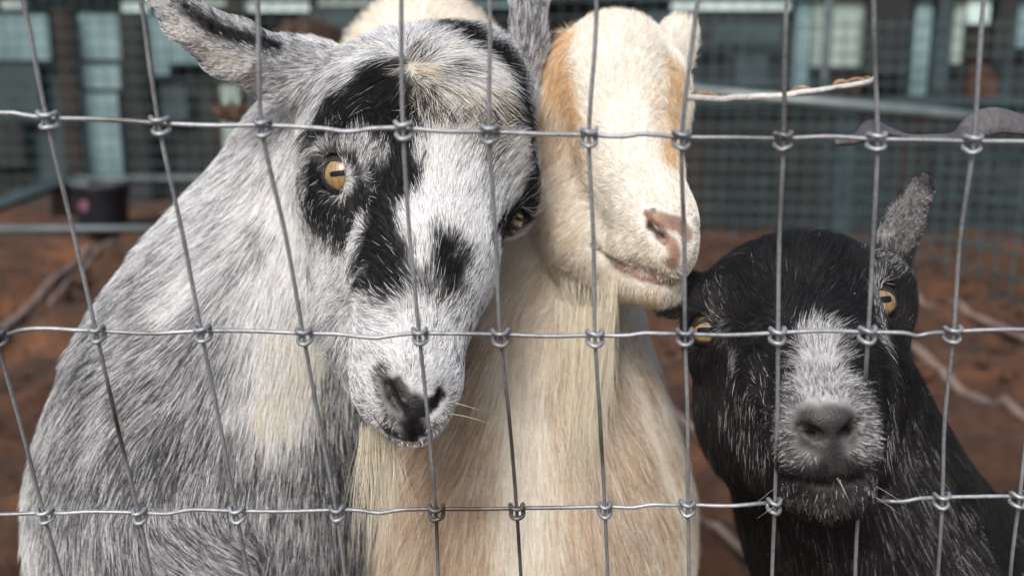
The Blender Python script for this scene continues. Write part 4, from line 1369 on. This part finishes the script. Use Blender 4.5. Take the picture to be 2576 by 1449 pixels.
# ------------------------------------------------------------------ cream goat
def cream_goat():
    f = Field()
    f.chain([(1450, 420, .82, 150), (1420, 640, .82, 155), (1400, 800, .82, 165), (1368, 960, .82, 242), (1335, 1130, .83, 335), (1325, 1300, .84, 382), (1325, 1440, .85, 395)], k=0.04)
    chest = P(1330, 1290, .90); hip = chest + np.array([-0.02, 0.52, 0.0])
    f.bar(chest, hip, 0.120, 0.108, 0.05)
    legs(f, chest + np.array([0, -0.02, -0.06]), hip, 0.075, 0.05)
    f.ell(P(1538, 222, .770), [unit(RGT + UPV * -.2), unit(UPV + RGT * .2), FWD], (0.050, 0.056, 0.060), 0.025)
    f.ell(P(1692, 262, .755), [RGT, UPV, FWD], (0.011, 0.030, 0.022), 0.018)
    f.chain([(1432, 110, .752, 34), (1418, 190, .742, 50), (1408, 270, .738, 42), (1402, 335, .740, 10)], k=.005, squash=(unit(-FWD - RGT * .35), .42))
    f.chain([(1552, 300, .748, 150), (1592, 430, .708, 102), (1640, 545, .670, 84), (1672, 600, .652, 64)], k=0.025)
    f.chain([(1445, 470, .775, 138), (1500, 595, .740, 108), (1590, 668, .692, 74), (1650, 695, .670, 48)], k=0.022)
    f.ell(P(1400, 370, .775), [RGT, UPV, FWD], (0.022, 0.028, 0.026), 0.02)
    f.ell(P(1642, 570, .656), [RGT, UPV, FWD], (0.0165, 0.017, 0.018), 0.010)
    f.ell(P(1710, 588, .662), [RGT, UPV, FWD], (0.0085, 0.020, 0.017), 0.010)
    f.ell(P(1690, 640, .652), [RGT, UPV, FWD], (0.0125, 0.016, 0.017), 0.010)
    f.ell(P(1620, 640, .665), [unit(RGT - UPV * .45), unit(UPV + RGT * .45), FWD], (0.024, 0.013, 0.017), 0.010)
    f.ell(P(1640, 722, .674), [unit(RGT - UPV * .3), unit(UPV + RGT * .3), FWD], (0.020, 0.011, 0.016), 0.010)
    # ears
    n1 = unit(-FWD * .8 + RGT * .5)
    f.chain([(1668, 195, .785, 34), (1690, 135, .79, 54), (1712, 95, .80, 46), (1730, 74, .80, 26)], k=0.012, squash=(n1, .28))
    # nostrils, mouth
    nl = f.hit([1622, 1636, 1660, 1672], [548, 572, 590, 605])
    for a, b, r in ((nl[0], nl[1], .0020), (nl[1], nl[2], .0038), (nl[2], nl[3], .0024)):
        f.bar(a + FWD * .001, b + FWD * .001, r, r, .003, cut=True)
    n2_ = f.hit([1722, 1728], [575, 600]); f.bar(n2_[0], n2_[1], .0016, .0016, .003, cut=True)
    mo = f.hit([1488, 1520, 1560, 1600, 1640, 1680, 1702], [614, 637, 661, 678, 690, 700, 704])
    for a, b in zip(mo[:-1], mo[1:]): f.bar(a, b, .0017, .0017, .004, cut=True)
    e1 = f.hit(1375, 425)[0] + FWD * .0135; e2 = f.hit(1698, 436)[0] + FWD * .017 - RGT * .005
    flo, fhi = head_box([P(1370, 30, .74), P(1740, 760, .64), P(1400, 600, .76)], .015)
    V, F = f.polygonise(*grid_for(f, (-0.24, 0.52, -0.01), (0.28, 1.62, 0.95), flo, fhi))
    #                cream white, tan, brown, pink grey, dark
    c = Coat(f, [(.82, .79, .72), (.64, .43, .23), (.36, .255, .185), (.78, .70, .58), (.10, .07, .06)], [.80, .04, .02, .14, 0], .72)
    S = c.stroke
    S([(1300, 1100), (1180, 1350), (1500, 1400)], 420, [.38, .26, .24, .12, 0], .3)
    S([(1180, 900), (1150, 1050), (1090, 1200), (1040, 1350)], 85, [.22, .12, .60, .06, 0], .6)
    S([(1100, 1250), (1080, 1400), (1180, 1300)], 90, [.34, .24, .34, .08, 0], .6)
    S([(1600, 1000), (1640, 1150), (1600, 1250)], 60, [.34, .10, .44, .12, 0], .7)
    S([(1460, 1120), (1520, 1250), (1600, 1400), (1480, 1420)], 70, [.36, .12, .46, .06, 0], .7)
    S([(1310, 900), (1320, 1100), (1330, 1450)], 75, [.86, .03, .02, .09, 0], .7)
    S([(1560, 880), (1640, 1100), (1715, 1330), (1730, 1450)], 26, [.62, .04, .02, .32, 0], .7)
    S([(1300, 700), (1400, 760), (1350, 820)], 80, [.50, .10, .04, .36, 0], .6)
    S([(1430, 620), (1480, 700), (1600, 750)], 50, [.55, .08, .02, .35, 0], .7)
    S([(1560, 768), (1640, 752)], 24, [.35, .35, .08, .22, 0], .8)
    # face: white blaze between two tan stripes
    S([(1520, 100), (1570, 250), (1600, 400), (1640, 480)], 95, [.95, .01, 0, .04, 0], .5)
    S([(1400, 110), (1410, 200), (1425, 300)], 52, [.10, .80, .08, .02, 0], .35)
    S([(1375, 290), (1420, 340), (1470, 420)], 40, [.34, .50, .10, .06, 0], .7)
    S([(1410, 330), (1400, 400)], 34, [.35, .42, .18, .05, 0], .8)
    S([(1420, 450), (1400, 560)], 60, [.60, .20, .02, .18, 0], .8)
    S([(1700, 180), (1692, 260), (1690, 340), (1692, 410)], 36, [.14, .76, .08, .02, 0], .5)
    S([(1660, 230), (1660, 330)], 22, [.55, .35, 0, .1, 0], .8)
    S([(1720, 90), (1695, 140)], 40, [.97, .01, 0, .02, 0], .4)
    S([(1600, 600), (1560, 600), (1640, 660)], 36, [.70, .04, .06, .20, 0], .6)
    S([(1600, 650), (1660, 680), (1700, 670)], 18, [.40, .10, .30, .10, .10], .8)
    S([(1700, 655), (1735, 640)], 14, [.8, .05, .05, .1, 0], .8)
    B_ = c.strip
    PK = (.27, .158, .115); PK2 = (.21, .125, .092)
    B_([(1645, 550), (1680, 556), (1710, 568), (1722, 590)], 20, PK, .4)
    B_([(1662, 592), (1690, 612), (1698, 640)], 16, PK, .5)
    B_([(1626, 535), (1635, 570)], 8, (.24, .13, .09), .6)
    B_([(1632, 562), (1642, 577), (1664, 594)], 8, (.022, .011, .010), .5)
    B_([(1690, 660)], 16, PK2, .5)
    B_([(1645, 527)], 6, (.12, .10, .10), .4); B_([(1690, 560)], 6, (.15, .12, .115), .5); B_([(1671, 613)], 4, (.09, .07, .07), .4); B_([(1697, 553)], 8, (.2, .15, .13), .5)
    B_([(1490, 615), (1560, 662), (1640, 692), (1695, 703)], 5, (.16, .085, .065), .5)
    B_([(1540, 660), (1600, 692), (1660, 708), (1690, 712)], 9, (.30, .19, .15), .5)
    B_([(1655, 700), (1690, 705)], 4, (.05, .03, .025), .5)
    c.flow([
        (1530, 60, 0, -1, 12, .35), (1600, 90, .3, -1, 12, .4), (1640, 120, .6, -.7, 11, .4), (1470, 110, -.4, -.8, 11, .3), (1560, 200, 0, -1, 12, .25), (1500, 240, -.5, -.9, 11, .25), (1620, 240, .4, -.9, 11, .25), (1410, 160, -.2, 1, 11, .25), (1400, 260, -.2, 1, 11, .25), (1400, 340, -.5, .8, 11, .3),
        (1580, 360, -.2, -1, 10, .22), (1500, 380, -.9, -.4, 10, .22), (1650, 360, .5, -.8, 9, .25), (1610, 450, -.4, -.9, 9, .22), (1540, 490, -1, -.1, 9, .22), (1460, 480, -1, .2, 11, .22), (1640, 500, -.2, -1, 6, .25), (1690, 500, .2, -1, 5, .25), (1580, 560, -1, .0, 7, .25), (1600, 620, -.8, .5, 5, .3), (1660, 660, -.2, 1, 4, .3), (1520, 590, -1, .2, 8, .25), (1430, 600, -.9, .5, 12, .22), (1400, 700, -.6, .9, 16, .22), (1330, 650, -.5, .9, 16, .22), (1560, 710, -.5, .8, 9, .3), (1640, 735, .0, 1, 8, .35), (1480, 690, -.7, .8, 12, .25), (1700, 660, .3, .8, 4, .3), (1730, 640, .6, .3, 5, .3),
        (1690, 220, .1, 1, 9, .25), (1690, 330, .1, 1, 9, .25), (1720, 90, .3, -1, 8, .3), (1700, 150, .2, -1, 9, .3),
        (1300, 820, -.1, 1, 22, .15), (1450, 850, .0, 1, 24, .15), (1550, 850, .2, 1, 18, .15), (1600, 1000, .5, 1, 20, .15), (1660, 1150, .55, 1, 20, .15), (1700, 1300, .5, 1, 20, .15), (1500, 1100, .3, 1, 26, .14), (1350, 1000, 0, 1, 26, .14), (1320, 1200, 0, 1, 26, .14), (1180, 1000, -.25, 1, 26, .16), (1100, 1150, -.4, 1, 28, .16), (1050, 1300, -.35, 1, 28, .16), (1200, 1300, -.1, 1, 26, .15), (1330, 1400, 0, 1, 26, .14), (1500, 1350, .2, 1, 26, .14), (1600, 1350, .4, 1, 24, .14), (1000, 1420, -.2, 1, 26, .16), (1700, 1430, .3, 1, 22, .15),
    ])
    root = empty('goat', (float(chest[0]), float(chest[1]), 0))
    tag(root, 'cream white goat with tan stripes and pink nose resting against the grey goat', 'goat', 'goats in the pen')
    body, nr = body_object(root, V, F, c, .85)
    make_eye(root, e1, unit(-RGT * .7 - FWD * .6), UPV, .0112, .85, .05, .05, 0)
    make_eye(root, e2, unit(RGT * .8 - FWD * .4), UPV, .0112, .85, .12, .12, 0)
    grow(root, V, F, nr, c, 210000, .000105, clump=.42, blend=.14, keepouts=(), seed=12, patch=60)
    g = np.random.default_rng(41)
    n = 1500
    t = g.random(n)
    st = np.array([P(1395 + 145 * q, 752 + 26 * math.sin(q * 3.1) + e, .742 - .040 * q) for q, e in zip(t, g.uniform(-10, 26, n))])
    up_ = np.nonzero(g.random(n) < .5)[0]                        # half of it springs from the jaw itself
    st[up_] = f.hit(1405 + 150 * t[up_], 752 + 20 * np.sin(t[up_] * 3.1) - 75 * g.random(len(up_)) ** 1.6)
    tgt = P(1476, 1560, .69)
    dr = unit(tgt - st) + g.normal(0, .03, (n, 3)) - FWD[None] * .05
    ln = np.clip(g.normal(.085, .032, n) * (1.15 - 1.1 * np.abs(t - .5)), .02, .15)
    cols = np.where((g.random(n) < .7)[:, None], np.array((.76, .69, .55)), np.array((.82, .79, .71))) * g.uniform(.8, 1.1, n)[:, None]
    tuft('beard', root, st, dr, ln, cols, .00013, droop=.06, seed=9, spread=.06, wave=.07)
cream_goat()

# ------------------------------------------------------------------ black goat
def black_goat():
    f = Field()
    f.chain([(2050, 930, .74, 215), (2085, 1100, .765, 222), (2155, 1290, .79, 258), (2250, 1470, .81, 290)], k=0.04)
    chest = P(2330, 1560, .86); hip = chest + np.array([0.42, 0.10, 0.01])
    f.bar(P(2250, 1470, .83), chest, .10, .095, .04); f.bar(chest, hip, .095, .09, .04)
    legs(f, chest + np.array([0, 0, -.03]), hip, .055, .035)
    f.ell(P(2000, 765, .675), [unit(RGT + UPV * .15), unit(UPV - RGT * .15), FWD], (.066, .046, .065), .03)
    f.chain([(2015, 830, .640, 205), (2050, 950, .590, 160), (2075, 1060, .545, 114)], k=.025)
    f.chain([(2010, 1000, .66, 190), (2050, 1110, .610, 150), (2080, 1215, .560, 92)], k=.03)
    f.ell(P(1895, 1010, .68), [RGT, UPV, FWD], (.036, .058, .045), .03)
    f.ell(P(2150, 960, .68), [RGT, UPV, FWD], (.028, .050, .045), .03)
    f.ell(P(1785, 825, .665), [RGT, UPV, FWD], (.014, .024, .026), .02)
    f.ell(P(2222, 748, .660), [RGT, UPV, FWD], (.014, .024, .026), .02)
    # muzzle
    f.ell(P(2018, 1075, .545), [RGT, UPV, FWD], (.0150, .028, .024), .012)
    f.ell(P(2138, 1070, .545), [RGT, UPV, FWD], (.0145, .028, .024), .012)
    f.ell(P(2078, 1048, .530), [RGT, UPV, FWD], (.0180, .0125, .016), .012)
    f.ell(P(2080, 1150, .535), [RGT, UPV, FWD], (.024, .017, .018), .012)
    f.ell(P(2082, 1230, .548), [RGT, UPV, FWD], (.023, .015, .020), .010)
    # ears
    n1 = -FWD
    f.chain([(2240, 652, .705, 54), (2274, 560, .70, 46), (2315, 482, .695, 27), (2337, 430, .69, 3)], k=.006, squash=(n1, .28))
    f.chain([(1775, 720, .71, 34), (1735, 735, .72, 38), (1695, 755, .73, 30), (1668, 785, .74, 8)], k=.012, squash=(unit(-FWD + UPV * .3), .32))
    # nostrils, mouth
    nl = f.hit([2006, 2030, 2062], [1062, 1078, 1096]); nr_ = f.hit([2166, 2148, 2124], [1050, 1068, 1094])
    for q in (nl, nr_):
        f.bar(q[0], q[1] + FWD * .001, .0009, .0022, .002, cut=True); f.bar(q[1] + FWD * .001, q[2] + FWD * .001, .0022, .0030, .002, cut=True)
        f.bar(q[1] * .4 + q[2] * .6, q[1] * .4 + q[2] * .6 + FWD * .008, .0022, .0014, .002, cut=True)
    ph = f.hit([2102, 2106, 2110], [1125, 1160, 1200])
    for a, b in zip(ph[:-1], ph[1:]): f.bar(a, b, .0009, .0009, .002, cut=True)
    mo = f.hit([1965, 2010, 2060, 2110, 2160, 2195], [1190, 1208, 1216, 1214, 1204, 1180])
    for a, b in zip(mo[:-1], mo[1:]): f.bar(a, b, .0016, .0016, .004, cut=True)
    h1 = f.hit([1768, 2236], [834, 756]); N1 = f.normal(h1); e1 = h1[0] - unit(N1[0] - FWD * .5) * .0098; e2 = h1[1] - unit(N1[1] - FWD * .5) * .0098
    f.ell(e1, [RGT, UPV, FWD], (.0126,) * 3, .004, cut=True); f.ell(e2, [RGT, UPV, FWD], (.0126,) * 3, .004, cut=True)
    flo, fhi = head_box([P(1745, 590, .67), P(2345, 430, .69), P(2290, 1300, .53), P(2000, 900, .68)], .015)
    V, F = f.polygonise(*grid_for(f, (0.08, 0.42, -0.01), (0.98, 1.15, 0.72), flo, fhi))
    #               black, charcoal, grey, white
    c = Coat(f, [(.013, .0125, .0135), (.036, .034, .036), (.16, .16, .17), (.62, .62, .63)], [.70, .293, .006, .001], .64)
    S = c.stroke
    S([(2250, 1150), (2330, 1300), (2420, 1420)], 120, [.52, .33, .10, .05], .5)
    S([(2000, 1380), (2150, 1430)], 120, [.54, .35, .08, .03], .5)
    # nose: white blaze broadening over the muzzle
    S([(2060, 850), (2062, 905), (2068, 960)], 46, [.06, .04, .22, .68], .4)
    S([(2030, 960), (2070, 985), (2115, 970)], 52, [.08, .06, .28, .58], .45)
    S([(1990, 1010), (1965, 1080), (1985, 1130)], 28, [.20, .14, .34, .32], .7)
    S([(2160, 1000), (2190, 1070), (2188, 1120)], 28, [.18, .12, .34, .36], .7)
    S([(1985, 1130), (2040, 1150)], 24, [.34, .2, .26, .2], .8)
    S([(2150, 1120), (2190, 1140)], 22, [.3, .2, .28, .22], .8)
    S([(2000, 1200), (2080, 1190), (2160, 1200)], 30, [.80, .18, .02, 0], .7)
    S([(1975, 1235), (2040, 1265), (2120, 1265), (2180, 1235)], 36, [.46, .28, .19, .07], .8)
    S([(2190, 1190), (2200, 1230)], 16, [.44, .30, .2, .06], .8)
    # cheeks: scattered white hair
    S([(1880, 1100), (1920, 1000), (1840, 1010)], 60, [.74, .18, .03, .05], .7)
    S([(1910, 1080)], 36, [.60, .2, .08, .12], .8)
    S([(2240, 1040), (2230, 1100)], 36, [.50, .22, .12, .16], .8)
    S([(2230, 900), (2240, 960)], 34, [.70, .2, .04, .06], .8)
    # round the eyes
    S([(1800, 800), (1830, 850), (1860, 880)], 24, [.56, .22, .10, .12], .8)
    S([(1790, 740), (1810, 700)], 26, [.72, .18, .02, .08], .8)
    S([(1852, 870), (1856, 890)], 12, [.15, .2, .3, .35], .8)
    S([(2215, 690), (2210, 740), (2215, 790), (2205, 830)], 24, [.40, .2, .16, .24], .8)
    S([(2200, 805), (2195, 830)], 14, [.12, .1, .3, .48], .8)
    # ears
    S([(2230, 650), (2265, 590), (2300, 510)], 60, [.48, .18, .10, .24], .4)
    S([(2326, 455)], 22, [.5, .3, .18, .02], .8)
    S([(2220, 610)], 20, [.05, .05, .3, .6], .8)
    S([(1720, 745), (1685, 770)], 50, [.2, .2, .35, .25], .6)
    B_ = c.strip
    NS = (.024, .0225, .0235)
    B_([(2030, 1050), (2075, 1050), (2120, 1045), (2085, 1085), (2100, 1115)], 24, NS, .75)
    B_([(2030, 1105), (2070, 1120)], 16, (.03, .028, .03), .8)
    B_([(2140, 1105)], 14, (.03, .028, .03), .8)
    B_([(2100, 1140), (2105, 1180)], 16, (.022, .02, .022), .7)
    B_([(2012, 1068), (2034, 1082), (2062, 1096)], 7, (.003, .003, .003), .5); B_([(2160, 1056), (2146, 1072), (2124, 1094)], 7, (.004, .003, .003), .5)
    B_([(1990, 1204), (2060, 1216), (2110, 1214), (2170, 1200)], 6, (.006, .006, .007), .5)
    c.flow([
        (1960, 620, -.1, -1, 14, .25), (1860, 660, -.7, -.6, 13, .25), (2080, 620, .4, -.9, 14, .25), (2000, 700, .0, -1, 14, .22), (1900, 740, -.7, -.7, 13, .22), (2100, 700, .6, -.8, 13, .22), (2010, 790, 0, -1, 13, .22), (1920, 830, -.9, -.3, 12, .22), (2110, 800, .8, -.6, 12, .22), (2060, 860, 0, -1, 10, .22), (1990, 900, -.8, -.5, 10, .22), (2130, 880, .8, -.4, 10, .22), (2060, 950, 0, -1, 7, .25), (1980, 990, -.8, -.5, 7, .25), (2150, 970, .8, -.4, 7, .25), (2070, 1010, 0, -1, 5, .3), (1960, 1060, -1, .0, 6, .3), (2190, 1050, 1, .1, 6, .3), (1990, 1140, -.9, .3, 6, .3), (2170, 1130, .9, .3, 6, .3), (2080, 1170, 0, 1, 4, .3), (2000, 1230, -.5, .8, 7, .35), (2160, 1230, .5, .8, 7, .35), (2080, 1270, 0, 1, 8, .4),
        (1800, 760, -.5, -.6, 10, .25), (1830, 880, -.5, .7, 10, .22), (1780, 900, -.3, 1, 12, .22), (1850, 980, -.3, 1, 14, .22), (1790, 1080, -.1, 1, 16, .25), (1900, 1080, -.5, .9, 16, .25), (1880, 1180, .0, 1, 16, .25), (2230, 880, .3, .9, 12, .22), (2240, 1000, .4, .9, 14, .22), (2250, 1100, .5, .9, 16, .2), (2215, 700, .1, -.9, 9, .3), (2205, 780, -.3, .6, 9, .25), (2265, 690, .6, -.5, 9, .3),
        (2270, 580, .4, -.9, 2.6, .05), (2310, 500, .4, -.9, 2.2, .03), (2330, 445, .4, -.9, 1.5, .03), (2295, 600, .35, -.9, 2.4, .05), (2225, 630, .2, -1, 9, .25), (1710, 750, -.8, .5, 7, .25),
        (2320, 1200, .5, .9, 20, .18), (2300, 1350, .4, .9, 22, .18), (2450, 1400, .6, .8, 20, .18), (2150, 1380, .1, 1, 22, .2), (1980, 1350, .05, 1, 18, .2),
    ])
    root = empty('goat', (float(chest[0]), float(chest[1]), 0))
    tag(root, 'small black goat with white nose pushing its muzzle through the fence', 'goat', 'goats in the pen')
    body, nr = body_object(root, V, F, c, .8)
    make_eye(root, e1, unit(EYE - e1) + N1[0] * .5, UPV + RGT * -.1, .0118, .80, .42, .50, R(8), iris=.74, pupil=(.46, .18), pup_dy=.02)
    make_eye(root, e2, unit(EYE - e2) + N1[1] * .5, UPV - RGT * .12, .0120, .80, .54, .62, R(-8), iris=.76, pupil=(.48, .17), pup_dy=.06)
    grow(root, V, F, nr, c, 190000, .000105, clump=.42, blend=.12, keepouts=((e1, .0122), (e2, .0122)), seed=13, patch=90)
    wp = f.hit([2105, 2112, 1960, 1975, 2200, 2195], [1200, 1204, 1220, 1250, 1220, 1245])
    wd = np.array([SC(.4, .9, -.3), SC(.2, 1, -.3), SC(-1, .5, -.1), SC(-.8, .7, -.1), SC(1, .4, -.1), SC(.8, .7, -.1)])
    tuft('whiskers', root, wp, wd, np.array([.012, .008, .02, .018, .02, .018]), np.tile((.5, .48, .44), (6, 1)), .00012, droop=.1, seed=4, spread=.1)
black_goat()

# ------------------------------------------------------------------ two more goats behind, mostly hidden
def back_goat(label, px, top_py, d, halfw, palette, base, seed, head):
    """a goat standing further back, facing the lens with its head low"""
    f = Field()
    top = P(px, top_py, d)
    c0 = top - np.array([0, 0, halfw]); hip = c0 + np.array([0.03, 0.55, -0.01])
    f.bar(c0, hip, halfw, halfw * .95, .04)
    legs(f, c0 + np.array([0, 0.02, -halfw * .5]), hip, halfw * .62, halfw * .42)
    hd = c0 + np.array([head[0], -0.14, head[1]])
    f.bar(c0 + np.array([0, -.02, 0]), hd, halfw * .72, .055, .05)
    f.ell(hd, [RGT, np.array([0, 0, 1.0]), np.array([0, 1.0, 0])], (.052, .055, .06), .03)
    f.bar(hd, hd + np.array([0, -.10, -.07]), .046, .026, .03)
    for s in (-1, 1):
        a = hd + np.array([s * .045, .02, .03]); f.bar(a, a + np.array([s * .09, -.01, .01]), .022, .012, .012, squash=(np.array([0, 1.0, 0]), .4))
    lo = np.minimum(np.minimum(c0, hip), hd) - .26; hi = np.maximum(np.maximum(c0, hip), hd) + .26
    lo[2] = -.01
    ax = [np.arange(lo[i], hi[i], .007) for i in range(3)]
    V, F = f.polygonise(*ax)
    c = Coat(f, palette, base, d)
    c.gp = [c0 + np.array([0, 0, halfw]), hip + np.array([0, 0, halfw]), hd]; c.gd = [np.array([0, 1.0, -.1])] * 2 + [np.array([0, .8, .4])]; c.gl = [.028, .028, .012]; c.gf = [.3, .3, .3]
    root = empty('goat', (float(c0[0]), float(c0[1]), 0))
    tag(root, label, 'goat', 'goats in the pen')
    body, nr = body_object(root, V, F, c, .85)
    for s in (-1, 1):
        e = hd + np.array([s * .040, -.035, .012])
        make_eye(root, e, unit(np.array([s * .9, -.5, .05])), np.array([0, 0, 1.0]), .0125, .8, .55, .55)
    grow(root, V, F, nr, c, 26000, .00030, dens_out=.3, seed=seed)
back_goat('cream backed goat mostly hidden behind the grey goat\'s head', 1065, -8, 1.25, .105, [(.80, .76, .68), (.66, .5, .32)], [.85, .15], 21, (.02, -.17))
back_goat('dark brown goat mostly hidden behind the grey goat\'s ear', 775, 66, 1.5, .062, [(.045, .028, .020), (.12, .075, .05)], [.6, .4], 22, (.03, -.10))
